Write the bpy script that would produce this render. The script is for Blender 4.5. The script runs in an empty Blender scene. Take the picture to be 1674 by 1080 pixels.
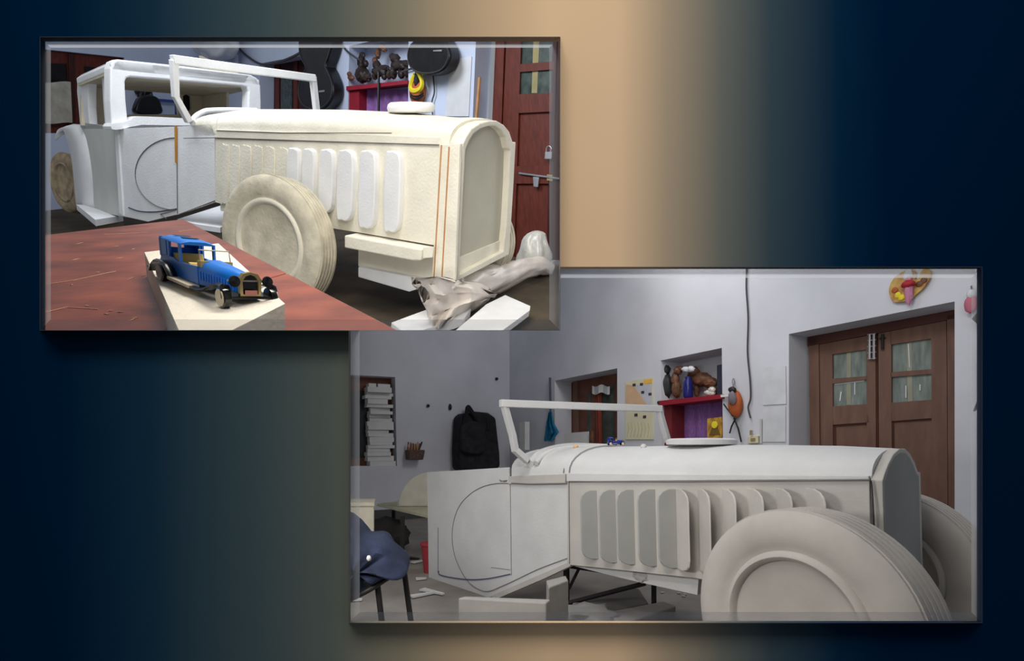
import bpy, bmesh, math, random
from mathutils import Vector, Matrix, noise
from mathutils.geometry import tessellate_polygon
random.seed(7)
S = bpy.context.scene
# ------------------------------------------------------------------ camera, world, lights, exposure
F, PX, PY, EYE = 850.0, 837.0, 732.0, 1.3
cd = bpy.data.cameras.new('camera'); cam = bpy.data.objects.new('camera', cd); S.collection.objects.link(cam)
cam.location = (0, 0, EYE); cam.rotation_euler = (math.radians(90), 0, 0)
cd.sensor_width = 36; cd.lens = 36 * F / 1674; cd.shift_y = 192 / 1674; cd.clip_start = .05
S.camera = cam
S.view_settings.view_transform = 'Standard'; S.view_settings.look = 'None'
S.view_settings.gamma = 1; S.view_settings.use_curve_mapping = False
S.view_settings.exposure = 0.0
wd = bpy.data.worlds.new('world'); S.world = wd; wd.use_nodes = True
wd.node_tree.nodes['Background'].inputs[0].default_value = (.86, .92, 1, 1)
wd.node_tree.nodes['Background'].inputs[1].default_value = .30

def area(name, loc, target, size, sy, power, col):
    l = bpy.data.lights.new(name, 'AREA'); l.shape = 'RECTANGLE'; l.size = size; l.size_y = sy
    l.energy = power; l.color = col
    o = bpy.data.objects.new(name, l); S.collection.objects.link(o); o.location = loc
    o.rotation_euler = (Vector(target) - Vector(loc)).to_track_quat('-Z', 'Y').to_euler()
    return o
area('display_fill', (0, -1.5, 3.9), (0, 1, 1.5), 3.2, 1.4, 74, (1, .97, .92))  # added fill behind the camera, brightens the display wall and bevels
area('studio_lamp', (-.6, 1.5, 5.2), (.4, 4.2, 2.8), 1.6, 1.2, 84, (1, .96, .90))
area('studio_front_fill', (-.35, 1.35, 2.75), (-.4, 3.4, 1.9), .6, .4, 20, (1, .97, .92))  # added frontal fill for the toy, the table and the car side
area('studio_daylight', (-3.0, 4.0, 6.6), (-2.2, 8.0, 4.6), 2.2, 1.6, 125, (.86, .92, 1))
area('workshop_lamp', (-1.25, 1.75, 1.40), (1.3, 3.9, .9), .7, .3, 21, (1, .98, .95))
area('workshop_ceiling_lamp', (1.5, 5.3, 4.4), (-1.2, 8.4, 1.2), 1.0, 1.6, 54, (1, .99, .97))

# ------------------------------------------------------------------ materials
def lin(c):
    return tuple(((v / 255) / 12.92 if v / 255 <= .04045 else ((v / 255 + .055) / 1.055) ** 2.4) for v in c)
MATS = {}
def mat(name, c, rough=.6, var=.06, scale=6, bump=.0, bscale=40, c2=None, metal=0, alpha=1, stretch=(1, 1, 1), thr=None, spec=.3):
    if name in MATS: return MATS[name]
    m = bpy.data.materials.new(name); m.use_nodes = True; nt = m.node_tree; N = nt.nodes; L = nt.links
    b = N['Principled BSDF']; b.inputs['Roughness'].default_value = rough; b.inputs['Metallic'].default_value = metal
    b.inputs['Specular IOR Level'].default_value = spec
    tc = N.new('ShaderNodeTexCoord'); mp = N.new('ShaderNodeMapping'); mp.inputs['Scale'].default_value = stretch
    L.new(tc.outputs['Object'], mp.inputs[0])
    nz = N.new('ShaderNodeTexNoise'); nz.inputs['Scale'].default_value = scale; nz.inputs['Detail'].default_value = 5
    L.new(mp.outputs[0], nz.inputs['Vector'])
    r = N.new('ShaderNodeValToRGB'); a = lin(c)
    bcol = lin(c2) if c2 else tuple(v * (1 - var * 2.2) for v in a)
    lo, hi = thr if thr else (.3, .7)
    r.color_ramp.elements[0].position = lo; r.color_ramp.elements[1].position = hi
    r.color_ramp.elements[0].color = (*bcol, 1)
    r.color_ramp.elements[1].color = (*(a if c2 else tuple(min(1, v * (1 + var)) for v in a)), 1)
    L.new(nz.outputs['Fac'], r.inputs[0]); L.new(r.outputs[0], b.inputs['Base Color'])
    if bump:
        n2 = N.new('ShaderNodeTexNoise'); n2.inputs['Scale'].default_value = bscale; n2.inputs['Detail'].default_value = 4
        L.new(mp.outputs[0], n2.inputs['Vector'])
        bp = N.new('ShaderNodeBump'); bp.inputs['Strength'].default_value = bump; bp.inputs['Distance'].default_value = .01
        L.new(n2.outputs['Fac'], bp.inputs['Height']); L.new(bp.outputs[0], b.inputs['Normal'])
    if alpha < 1: b.inputs['Alpha'].default_value = alpha
    MATS[name] = m; return m
foam = mat('white_foam', (236, 236, 236), .75, .03, 5, .25, 60)
cream = mat('cream_foam', (236, 230, 212), .75, .05, 4, .35, 50)
rubberw = mat('painted_tyre', (222, 213, 190), .7, .12, 7, .4, 40)
foam2 = mat('white_styrofoam', (212, 212, 212), .8, .03, 5, .2, 60)
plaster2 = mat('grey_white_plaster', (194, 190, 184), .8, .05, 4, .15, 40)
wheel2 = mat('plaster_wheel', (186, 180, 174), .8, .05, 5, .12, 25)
faceshade = mat('shaded_face_board', (150, 150, 148), .8, .05, 3)  # darkened in colour for a face turned away from the light
wall1m = mat('pale_blue_wall', (196, 206, 228), .85, .05, 1.2, .1, 20)
wall2m = mat('grey_white_wall', (205, 206, 214), .85, .06, .9, .1, 20)
floor1m = mat('dusty_concrete_studio', (76, 66, 52), .9, .2, 3, .2, 30)
floor2m = mat('dusty_concrete_workshop', (150, 144, 138), .9, .15, 1.6, .2, 30)
redwood = mat('red_brown_door_paint', (100, 42, 30), .5, .15, 5, .1, 30, stretch=(6, 6, 1))
redwoodd = mat('dark_red_brown_paint', (62, 24, 20), .5, .2, 5)
brown2 = mat('brown_door_paint', (112, 84, 71), .6, .1, 3, .1, 30, stretch=(5, 5, 1))
brown2d = mat('brown_door_groove', (84, 50, 42), .7, .1, 3)
tablem = mat('worn_red_table_top', (158, 80, 54), .4, .2, 5, .1, 25, c2=(112, 50, 34), stretch=(1, 1.6, 1.6), spec=.5)
scratch = mat('scratch', (214, 176, 150), .8)
black = mat('black_hardcase', (22, 20, 22), .35, .3, 6)
blackcloth = mat('black_cloth', (40, 40, 45), .9, .25, 8, .3, 60)
darkm = mat('black_painted_metal', (38, 36, 36), .5)
pencil = mat('pencil_line', (128, 122, 122), .9)
bluep = mat('blue_pen_line', (70, 80, 110), .9)
orange = mat('orange_tape', (205, 140, 55), .7)
seam = mat('glue_seam', (190, 140, 90), .8)
toyblue = mat('toy_blue_paint', (30, 134, 240), .3, .03, spec=.6)
toyblue2 = mat('toy_dark_blue_paint', (48, 62, 150), .35)
toyblack = mat('toy_black_plastic', (16, 16, 18), .2, spec=.7)
toytan = mat('toy_tan_plastic', (236, 200, 110), .5)
toycream = mat('toy_cream_plastic', (214, 200, 176), .5)
steel = mat('bright_steel', (190, 190, 195), .3, metal=.8)
brass = mat('dull_brass', (190, 170, 120), .35, metal=.7)
shelfred = mat('crimson_shelf_cloth', (140, 28, 46), .7)
purple = mat('purple_cloth', (140, 98, 160), .9, .12, 14, .3, 30, stretch=(4, 4, 1))
wood = mat('raw_wood', (190, 140, 95), .7, .1, 8)
carve = mat('dark_carved_wood', (52, 42, 40), .45, .3, 9)
carvebrown = mat('brown_carved_wood', (112, 76, 56), .5, .25, 9)
bottleblue = mat('deep_blue_glaze', (40, 42, 120), .25, .2, 8)
orn = mat('orange_terracotta', (184, 92, 46), .6, .12, 9)
yel = mat('yellow_paint', (226, 208, 50), .6)
glassd = mat('dusty_green_glass', (70, 88, 80), .25, .35, 9, c2=(30, 40, 36), spec=.6)
glass2 = mat('dusty_grey_glass', (134, 142, 136), .3, .2, 9, c2=(92, 104, 100), stretch=(3, 3, .6), spec=.5)
curtain = mat('greenish_curtain', (160, 150, 110), .9)
paper = mat('white_paper', (206, 208, 212), .9, .04)
paperold = mat('crumpled_newsprint', (186, 180, 168), .9, .12, 7, .5, 12)
plastic = mat('clear_plastic_bag', (206, 204, 196), .25, .08, 12, .6, 18, spec=.6)
wrap = mat('plastic_wrap', (226, 216, 206), .35, .06, 6, .5, 10, spec=.5)
denim = mat('navy_denim', (48, 57, 82), .9, .25, 6, .3, 60)
redplastic = mat('red_plastic', (170, 60, 68), .5)
bluecloth = mat('teal_blue_cloth', (40, 128, 168), .8, .2, 12)
brownweave = mat('brown_wicker', (96, 76, 68), .8, .2, 30)
mustard = mat('yellow_print', (214, 170, 60), .7, .3, 12, c2=(120, 70, 40))
beige = mat('beige_table_top', (190, 186, 160), .6)
tyreold = mat('dusty_brown_tyre', (176, 156, 128), .85, .2, 9, .4, 30)
wire = mat('wire', (70, 66, 72), .6)

# the printed gradient of the display wall
def gradient_mat():
    m = bpy.data.materials.new('printed_gradient'); m.use_nodes = True; nt = m.node_tree; N = nt.nodes; L = nt.links
    b = N['Principled BSDF']; b.inputs['Roughness'].default_value = .9; b.inputs['Specular IOR Level'].default_value = 0
    tc = N.new('ShaderNodeTexCoord'); sp = N.new('ShaderNodeSeparateXYZ'); L.new(tc.outputs['Object'], sp.inputs[0])
    mr = N.new('ShaderNodeMapRange'); mr.inputs['From Min'].default_value = (0 - PX) / F; mr.inputs['From Max'].default_value = (1674 - PX) / F
    L.new(sp.outputs['X'], mr.inputs['Value'])
    r = N.new('ShaderNodeValToRGB'); el = r.color_ramp.elements
    stops = [(0, (0, 26, 50)), (110, (1, 30, 54)), (250, (22, 48, 66)), (420, (62, 78, 82)), (540, (90, 98, 92)), (660, (140, 132, 112)), (790, (200, 172, 138)),
             (900, (232, 198, 158)), (1010, (230, 196, 158)), (1090, (170, 152, 128)), (1180, (106, 108, 102)), (1260, (56, 72, 80)), (1370, (8, 38, 62)), (1450, (0, 26, 52)), (1674, (0, 24, 48))]
    while len(el) < len(stops): el.new(.5)
    for e, (x, c) in zip(el, stops): e.position = x / 1674; e.color = (*[v * 1.0 for v in lin(c)], 1)
    L.new(mr.outputs[0], r.inputs[0]); L.new(r.outputs[0], b.inputs['Base Color'])
    return m
gradm = gradient_mat()
def bevel_mat(nm='milky_bevelled_glass', fac=.3):
    m = bpy.data.materials.new(nm); m.use_nodes = True; nt = m.node_tree; N = nt.nodes; L = nt.links
    N.remove(N['Principled BSDF'])
    t = N.new('ShaderNodeBsdfTransparent'); d = N.new('ShaderNodeBsdfDiffuse'); d.inputs[0].default_value = (.8, .82, .86, 1)
    x = N.new('ShaderNodeMixShader'); x.inputs[0].default_value = fac
    L.new(t.outputs[0], x.inputs[1]); L.new(d.outputs[0], x.inputs[2]); L.new(x.outputs[0], N['Material Output'].inputs[0])
    return m
bevm = bevel_mat(); bevt = bevel_mat('lit_top_bevel', .46)  # top bevel mixed whiter, light from above put into its material
mountm = mat('grey_mount', (70, 72, 78), .8)

# ------------------------------------------------------------------ frames of reference
def ray(x, y): return Vector(((x - PX) / F, 1, -(y - PY) / F))
class Frame:
    """room axes: a along, b across, h above that room's floor"""
    def __init__(s, U, V, Z, H):
        s.U, s.V, s.Z, s.H = U.normalized(), V.normalized(), Z.normalized(), H
        s.M = Matrix((s.U, s.V, s.Z)).transposed(); s.I = s.M.inverted()
    def P(s, a, b, h): return Vector((0, 0, EYE)) + s.M @ Vector((a, b, h - s.H))
    def abh(s, x, y, a=None, b=None, h=None):
        c = s.I @ ray(x, y)
        t = a / c[0] if a is not None else b / c[1] if b is not None else (h - s.H) / c[2]
        q = c * t; return Vector((q[0], q[1], q[2] + s.H))
    def at(s, x, y, **k): return s.P(*s.abh(x, y, **k))
    def pts(s, L, **k): return [s.at(x, y, **k) for x, y in L]
def on(x, y, p, n):
    r = ray(x, y); o = Vector((0, 0, EYE)); return o + r * ((p - o).dot(n) / r.dot(n))
def yawed(d):
    d = math.radians(d); return Frame(Vector((-math.sin(d), math.cos(d), 0)), Vector((math.cos(d), math.sin(d), 0)), Vector((0, 0, 1)), 1.3)
down1 = ray(470, 2700)  # studio axes tilted and sheared, taken from vanishing points in the image
A1 = Frame(ray(-150, 195), ray(1400, 195), -down1, 1.5)     # studio walls
C1 = Frame(ray(-700, 195), ray(1494, 195), -down1, 1.5)     # big car in the studio
H1 = Frame(ray(-1801, 195), ray(1220, 195), -down1, 1.5)    # its front wheel, turned apart from the car to fit the image
R2 = yawed(29.8)                                            # workshop walls
C2 = yawed(42)                                              # big car in the workshop

# ------------------------------------------------------------------ geometry helpers, (verts, faces) in world space
def prism(pts, vec):
    n = len(pts); v = list(pts) + [p + vec for p in pts]
    return v, [tuple(range(n)), tuple(range(2 * n - 1, n - 1, -1))] + [(i, i + n, (i + 1) % n + n, (i + 1) % n) for i in range(n)]
def ringprism(o, i, vec):
    n = len(o); v = list(o) + list(i) + [p + vec for p in o] + [p + vec for p in i]; f = []
    for k in range(n):
        j = (k + 1) % n
        f += [(k, j, n + j, n + k), (2 * n + k, 3 * n + k, 3 * n + j, 2 * n + j), (k, 2 * n + k, 2 * n + j, j), (n + k, n + j, 3 * n + j, 3 * n + k)]
    return v, f
def holed(outer, holes, vec):
    """slab with holes, and the reveals of the holes"""
    loops = [outer] + holes; flat = [p for l in loops for p in l]
    tri = tessellate_polygon(loops); n = len(flat)
    v = flat + [p + vec for p in flat]; f = [tuple(t) for t in tri] + [tuple(n + i for i in reversed(t)) for t in tri]
    o = 0
    for l in loops:
        m = len(l)
        for k in range(m): f.append((o + k, o + (k + 1) % m, n + o + (k + 1) % m, n + o + k))
        o += m
    return v, f
def merge(*gs):
    V, Fc = [], []
    for v, f in gs:
        o = len(V); V += list(v); Fc += [tuple(i + o for i in q) for q in f]
    return V, Fc
def loft(rings, cap=True, closed=True):
    n = len(rings[0]); v = [p for r in rings for p in r]; f = []
    for i in range(len(rings) - 1):
        for k in range(n if closed else n - 1):
            j = (k + 1) % n; f.append((i * n + k, i * n + j, (i + 1) * n + j, (i + 1) * n + k))
    if cap: f += [tuple(range(n)), tuple(reversed(range((len(rings) - 1) * n, len(rings) * n)))]
    return v, f
def basis(d):
    d = d.normalized(); u = d.orthogonal().normalized(); return u, d.cross(u)
def tube(path, r, n=8, flat=1.0, up=None):
    rings = []; u0 = None
    for i, p in enumerate(path):
        d = (path[min(i + 1, len(path) - 1)] - path[max(i - 1, 0)]).normalized()
        if up is not None: u = (up - d * up.dot(d)).normalized()
        elif u0 is None: u = d.orthogonal().normalized()
        else: u = (u0 - d * u0.dot(d)).normalized()
        u0 = u; w = d.cross(u); rr = r[i] if isinstance(r, (list, tuple)) else r
        ph = math.pi / 4 if n == 4 else 0
        rings.append([p + (u * math.cos(ph + 2 * math.pi * k / n) + w * math.sin(ph + 2 * math.pi * k / n) * flat) * rr for k in range(n)])
    return loft(rings)
def lathe(c, ax, prof, n=32, squash=None):
    ax = ax.normalized(); u, w = basis(ax)
    return loft([[c + ax * d + (u * math.cos(2 * math.pi * k / n) + w * math.sin(2 * math.pi * k / n)) * max(r, 1e-4) for k in range(n)] for r, d in prof])
def rounded(pts, r, n=4):
    out = []
    m = len(pts)
    for i, p in enumerate(pts):
        a, b = pts[i - 1] - p, pts[(i + 1) % m] - p
        rr = r[i] if isinstance(r, (list, tuple)) else r
        if rr <= 0: out.append(p.copy()); continue
        p0 = p + a.normalized() * min(rr, a.length * .49); p2 = p + b.normalized() * min(rr, b.length * .49)
        for k in range(n + 1):
            t = k / n; out.append(p0 * (1 - t) ** 2 + p * 2 * t * (1 - t) + p2 * t * t)
    return out
def smoothpath(pts, n=6, closed=False):
    out = []; m = len(pts)
    for i in range(m if closed else m - 1):
        p0, p1, p2, p3 = (pts[(i - 1) % m] if closed or i else pts[0]), pts[i], pts[(i + 1) % m], (pts[(i + 2) % m] if closed or i + 2 < m else pts[-1])
        for k in range(n):
            t = k / n
            out.append(.5 * ((2 * p1) + (p2 - p0) * t + (2 * p0 - 5 * p1 + 4 * p2 - p3) * t * t + (3 * p1 - p0 - 3 * p2 + p3) * t ** 3))
    if not closed: out.append(pts[-1].copy())
    return out
def blob(c, ax, amp=.0, fr=6, sub=3, seed=0):
    """ax: three vectors (semi axes)"""
    bm = bmesh.new(); bmesh.ops.create_icosphere(bm, subdivisions=sub, radius=1)
    v = []
    for q in bm.verts:
        s = 1 + amp * noise.noise(q.co * fr + Vector((seed, seed * 2, 0)))
        v.append(c + (ax[0] * q.co.x + ax[1] * q.co.y + ax[2] * q.co.z) * s)
    f = [tuple(x.index for x in q.verts) for q in bm.faces]; bm.free(); return v, f
def box(c, u, v, w): # centre and half vectors
    return prism([c - u - v - w, c + u - v - w, c + u + v - w, c - u + v - w], w * 2)

def put(name, geo, m, parent=None, smooth=False, bevel=0, sub=0, base=None, label=None, cat=None, group=None, kind=None, seg=2):
    v, f = geo
    if parent is not None:
        o0 = parent.matrix_world.translation if parent.type != 'EMPTY' else parent.location
        o0 = Vector(parent['_o'])
    elif base is not None: o0 = Vector(base)
    else:
        lo = [min(p[i] for p in v) for i in range(3)]; hi = [max(p[i] for p in v) for i in range(3)]
        o0 = Vector(((lo[0] + hi[0]) / 2, (lo[1] + hi[1]) / 2, lo[2]))
    me = bpy.data.meshes.new(name); me.from_pydata([tuple(p - o0) for p in v], [], f)
    bm = bmesh.new(); bm.from_mesh(me); bmesh.ops.remove_doubles(bm, verts=bm.verts, dist=1e-5); bmesh.ops.recalc_face_normals(bm, faces=bm.faces); bm.to_mesh(me); bm.free()
    me.materials.append(m)
    o = bpy.data.objects.new(name, me); S.collection.objects.link(o)
    if parent is not None: o.parent = parent; o['_o'] = parent['_o']
    else: o.location = o0; o['_o'] = tuple(o0)
    if smooth:
        for p in me.polygons: p.use_smooth = True
        me.set_sharp_from_angle(angle=math.radians(50))
    if bevel:
        b = o.modifiers.new('bevel', 'BEVEL'); b.width = bevel; b.segments = seg; b.limit_method = 'ANGLE'; b.angle_limit = math.radians(40)
    if sub:
        b = o.modifiers.new('sub', 'SUBSURF'); b.levels = sub; b.render_levels = sub
    if label: o['label'] = label
    if cat: o['category'] = cat
    if group: o['group'] = group
    if kind: o['kind'] = kind
    return o
def thing(name, label, cat, base, group=None, kind=None):
    o = bpy.data.objects.new(name, None); o.empty_display_size = .05; S.collection.objects.link(o)
    o.location = base; o['_o'] = tuple(base)
    if label: o['label'] = label
    if cat: o['category'] = cat
    if group: o['group'] = group
    if kind: o['kind'] = kind
    return o
def struct(name, geo, m, parent=None, **k):
    return put(name, geo, m, parent, kind=None if parent else 'structure', **k)

# ================================================================== THE DISPLAY WALL with its two openings
D = 1.0; PR = .045                                        # wall distance, how far the mounts stand out
def wp(x, y, d=D): return Vector(((x - PX) / F * d, d, EYE - (y - PY) / F * d))
df = D - PR
def fp(x, y): return wp(x, y, df)
def back(p): return Vector((p.x, D, p.z))
outer = [Vector((-2.4, D, 0)), Vector((2.4, D, 0)), Vector((2.4, D, 3.0)), Vector((-2.4, D, 3.0))]
hole = [wp(*q) for q in [(65, 60), (916, 60), (916, 436), (1606, 436), (1606, 1018), (570, 1018), (570, 540), (65, 540)]]
struct('wall_front', holed(outer, [hole], Vector((0, .012, 0))), gradm)
struct('floor_light_blocker', prism([Vector((-3, -4, 0)), Vector((3, -4, 0)), Vector((3, D, 0)), Vector((-3, D, 0))], Vector((0, 0, -.03))), mat('dark_blocker', (46, 46, 50), .95, .1, 30))  # unseen dark floor added to keep world light from below off the bevels
def mount(rect, label, cut=None):
    x0, y0, x1, y1 = rect; t = .5
    fr = thing('display_frame', label, 'frame', (fp((x0 + x1) / 2, y1)))
    def wallstrip(name, a, b, c, d):       # outer px line a-b, inner c-d
        put(name, loft([[wp(*q, df) for q in (a, b, d, c)], [wp(*q, D - .001) for q in (a, b, d, c)]]), mountm, fr)
    def bev(name, a, b, c, d):
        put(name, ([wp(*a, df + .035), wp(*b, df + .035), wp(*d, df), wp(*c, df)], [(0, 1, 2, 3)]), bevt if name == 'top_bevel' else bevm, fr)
    w = 18; cx, cy = cut if cut else (x0, y0)
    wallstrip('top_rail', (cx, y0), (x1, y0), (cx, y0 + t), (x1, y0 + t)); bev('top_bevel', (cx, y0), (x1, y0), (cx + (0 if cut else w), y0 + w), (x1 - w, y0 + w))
    wallstrip('bottom_rail', (x0, y1), (x1, y1), (x0, y1 - t), (x1, y1 - t)); bev('bottom_bevel', (x0, y1), (x1, y1), (x0 + w, y1 - w), (x1 - w, y1 - w))
    wallstrip('left_rail', (x0, cy), (x0, y1), (x0 + t, cy), (x0 + t, y1)); bev('left_bevel', (x0, cy), (x0, y1), (x0 + w, cy + (0 if cut else w)), (x0 + w, y1 - w))
    wallstrip('right_rail', (x1, y0), (x1, y1), (x1 - t, y0), (x1 - t, y1)); bev('right_bevel', (x1, y0), (x1, y1), (x1 - w, y0 + w), (x1 - w, y1 - w))
mount((65, 60, 916, 540), 'thin dark frame with glass edge, upper left of the two, around the red table')
mount((570, 436, 1606, 1018), 'thin dark frame with glass edge, lower right of the two, around the brown door', cut=(916, 540))

made_before = {o.name for o in bpy.data.objects}
# ================================================================== ROOM 1: STUDIO (upper left opening)
bw = A1.abh(812, 425, h=0)[1]
ac = A1.abh(335, 100, b=bw)[0]
dp1 = A1.V * .35
def hbw(x): return None
corner_top = A1.P(ac, bw, 5.2); 
def wallb(L): return A1.pts(L, b=bw)
base_r = A1.at(914, 430, b=bw)
niche1 = [(571, 75), (668, 54), (667, 215), (568, 215)]
dm1 = [(425, 104), (509, 88), (509, 240), (425, 240)]
dr1 = [(779, 40), (985, -12), (985, 428), (765, 406)]
outer1 = [A1.P(ac, bw, -.02), A1.P(A1.abh(765, 406, b=bw)[0], bw, -.02)] + wallb([(779, 40), (985, -12), (985, 428), (1010, 428), (1010, -40)]) + [A1.at(335, -10, b=bw)]
struct('wall_back', holed(outer1, [wallb(niche1), wallb(dm1)], dp1), wall1m)
struct('wall_niche_back', prism([p + dp1 for p in wallb([(560, 50), (680, 40), (680, 225), (560, 225)])], A1.V * .05), wall1m)
win1 = [(30, 76), (203, 94), (203, 219), (30, 217)]
lo = [A1.P(ac, bw, -.02), A1.at(335, -10, a=ac), A1.at(-20, -10, a=ac)]
q = A1.abh(-20, 300, a=ac); lo.append(A1.P(ac, q[1], -.02))
struct('wall_left', holed(lo, [A1.pts(win1, a=ac)], A1.U * .3), wall1m)
fl = [A1.at(x, y, h=0) for x, y in [(20, 539.5), (914, 539.5)]]
fl += [A1.at(914, 432, h=0), A1.at(800, 424, h=0) + A1.V * .3, A1.P(ac, bw, 0), A1.P(ac, q[1], 0)]
struct('floor', prism(fl, -A1.Z * .03), floor1m)
# --- shuttered window on the left wall
w1 = struct('window_1', prism([p + A1.U * .12 for p in A1.pts([(20, 70), (215, 90), (215, 226), (20, 224)], a=ac)], A1.U * .06), redwood)
def onw(L, off): return [p - A1.U * off for p in A1.pts(L, a=ac + .12)]
put('pane', prism(onw([(72, 103), (109, 104), (110, 136), (73, 135)], .0), -A1.U * .02), black, w1)
put('pane', prism(onw([(138, 108), (166, 112), (166, 136), (138, 134)], .0), -A1.U * .02), black, w1)
put('shutter_rail', prism(onw([(111, 88), (121, 89), (123, 218), (113, 218)], .0), -A1.U * .06), redwoodd, w1)
pp = [A1.at(67 + i * 10, y0 + 1.5 * math.sin(i * 2), a=ac - .05 - .03 * math.sin(i * 1.7)) for y0 in [134] for i in range(6)]
g = []
for j in range(7): g.append([A1.at(67 + i * 8.1 + j * .5, 134 + j * 11.2 + 1.2 * math.sin(i + j), a=ac - .08 - .06 * noise.noise(Vector((i * .8, j * .9, 0)))) for i in range(7)])
put('newspaper_sheet', loft(g, cap=False, closed=False), paperold, label='crumpled sheet of newsprint hung on the red shutter by the left edge', cat='paper', smooth=True)
# --- middle door in the back wall
d2 = thing('door_1', None, None, A1.P(*(A1.abh(470, 240, b=bw + .3))), kind='structure')
put('door_panel', prism(A1.pts([(425, 100), (520, 80), (520, 260), (425, 260)], b=bw + .32), A1.V * .05), redwoodd, d2)
for xs in ((449, 456), (480, 486), (504, 512)):
    put('door_stile', prism(A1.pts([(xs[0], 100), (xs[1], 98), (xs[1], 250), (xs[0], 250)], b=bw + .3), A1.V * .03), redwood, d2)
put('pane', prism(A1.pts([(459, 120), (477, 117), (477, 178), (459, 178)], b=bw + .31), A1.V * .02), glassd, d2)
# --- big red door at the right
bd = bw + .30
d3 = thing('door_2', None, None, A1.at(860, 425, b=bd), kind='structure')
put('door_leaf', prism(A1.pts([(824, 20), (905, 0), (897, 425), (812, 425)], b=bd + .02), A1.V * .05), redwood, d3)
put('door_leaf', prism(A1.pts([(905, 0), (1000, -10), (1000, 425), (896, 425)], b=bd), A1.V * .05), redwoodd, d3)
put('door_frame', prism(A1.pts([(812, 20), (826, 20), (812, 425), (795, 425)], b=bd - .03), A1.V * .08), redwood, d3)
def stiles(L, off=.0, m=redwood):
    put('door_rail', prism(A1.pts(L, b=bd - off), A1.V * .03), m, d3)
stiles([(828, 62), (852, 60), (840, 424), (812, 424)], .01); stiles([(904, 50), (911, 50), (901, 424), (893, 424)], .01, redwoodd)
stiles([(848, 105), (908, 100), (907, 113), (847, 118)], .012); stiles([(846, 154), (904, 152), (902, 182), (842, 185)], .012); stiles([(836, 272), (900, 270), (898, 300), (832, 300)], .012)
for L in ([(851, 60), (908, 52), (907, 102), (850, 106)], [(847, 117), (905, 112), (903, 152), (845, 155)]):
    put('pane', prism(A1.pts(L, b=bd + .012), A1.V * .01), glassd, d3)
put('curtain_strip', prism(A1.pts([(872, 62), (882, 62), (878, 152), (869, 152)], b=bd + .008), A1.V * .003), curtain, d3)
pl = thing('padlock', 'small steel padlock hanging on the red door above the bolt', 'padlock', A1.at(896, 260, b=bd - .05))
put('lock_body', prism(A1.pts([(891, 248), (902, 248), (901, 260), (890, 260)], b=bd - .05), A1.V * .03), steel, pl, bevel=.004)
put('shackle', tube(smoothpath(A1.pts([(893, 248), (894, 241), (898, 239), (901, 242), (900, 248)], b=bd - .04), 4), .008), steel, pl)
bo = thing('door_bolt', 'long steel sliding bolt across the red door', 'bolt', A1.at(880, 300, b=bd - .02))
put('bolt_rod', tube(A1.pts([(849, 283), (915, 292)], b=bd - .03), .012), steel, bo)
put('hasp', prism(A1.pts([(871, 289), (881, 290), (879, 306), (872, 305)], b=bd - .04), A1.V * .03), steel, bo, bevel=.004)
put('bolt_plate', prism(A1.pts([(894, 285), (903, 286), (903, 296), (894, 295)], b=bd - .03), A1.V * .02), brass, bo)
# --- niche with shelf
sh = put('niche_shelf', prism([A1.at(x, y, b=bw - .03) for x, y in [(566, 141), (666, 131), (666, 137), (566, 148)]], A1.V * .36), shelfred, label='crimson shelf across the niche, carrying the carvings in the bright studio', cat='shelf')
put('red_backing_board', prism(A1.pts([(569, 148), (587, 146), (587, 205), (569, 205)], b=bw + .02), A1.V * .28), shelfred, label='dark red board at the left inside the niche below the shelf', cat='board')
put('purple_cloth', loft([[A1.at(588 + i * 3.2, y, b=bw + .2 + .02 * math.sin(i * 1.3)) for i in range(26)] for y in (146, 205)], cap=False, closed=False), purple, smooth=True, label='purple cloth hanging below the crimson shelf in the bright studio', cat='cloth')
put('picture_card', prism(A1.pts([(634, 169), (657, 165), (657, 195), (634, 197)], b=bw + .1), A1.V * .02), mustard, label='yellow framed picture standing before the purple cloth in the bright studio', cat='picture')
put('shelf_post', tube(A1.pts([(619, 118), (619, 205)], b=bw - .06), .02, 6), black, label='thin black stand in front of the purple cloth', cat='stand')
def carving(fr, k, spec, m, label, name='carved_figure', cat='carving', group=None):
    """spec: list of ellipses (cx, cy, rx, ry) in view units on the plane k"""
    gs = []
    for i, (x, y, rx, ry) in enumerate(spec):
        c = fr.at(x, y, **k); ux = fr.at(x + rx, y, **k) - c; uy = fr.at(x, y + ry, **k) - c
        w = (fr.V if 'b' in k else fr.U) * min(ux.length, uy.length)
        gs.append(blob(c, (ux, uy, w), .28, 4, 3, i))
    return put(name, merge(*gs), m, smooth=True, label=label, cat=cat, group=group)
K = dict(b=bw + .12)
carving(A1, K, [(592, 122, 8, 14), (591, 102, 4, 12), (592, 90, 4, 5), (600, 126, 6, 8), (598, 104, 3, 6)], carve, 'dark seated figure carving at the left end of the bright studio shelf')
carving(A1, K, [(613, 99, 3, 6), (618, 88, 3, 8), (624, 77, 5, 6), (628, 80, 4, 5)], carvebrown, 'brown bird shaped carving rising behind the black animals')
carving(A1, dict(b=bw + .05), [(620, 117, 11, 9), (616, 107, 5, 8), (628, 111, 9, 5), (613, 124, 3, 7), (628, 125, 3, 6), (636, 122, 3, 8)], carve, 'black openwork animal carving in the middle of the bright studio shelf')
carving(A1, dict(b=bw + .08), [(652, 107, 12, 9), (646, 96, 7, 8), (663, 104, 7, 6), (643, 118, 4, 12), (656, 120, 4, 9), (665, 118, 3, 9), (641, 92, 4, 5)], carve, 'black bull carving at the right end of the bright studio shelf')
carving(A1, dict(b=bw), [(574, 127, 5, 4), (571, 121, 3, 4)], carvebrown, 'small reddish figure at the left tip of the crimson shelf')
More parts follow.
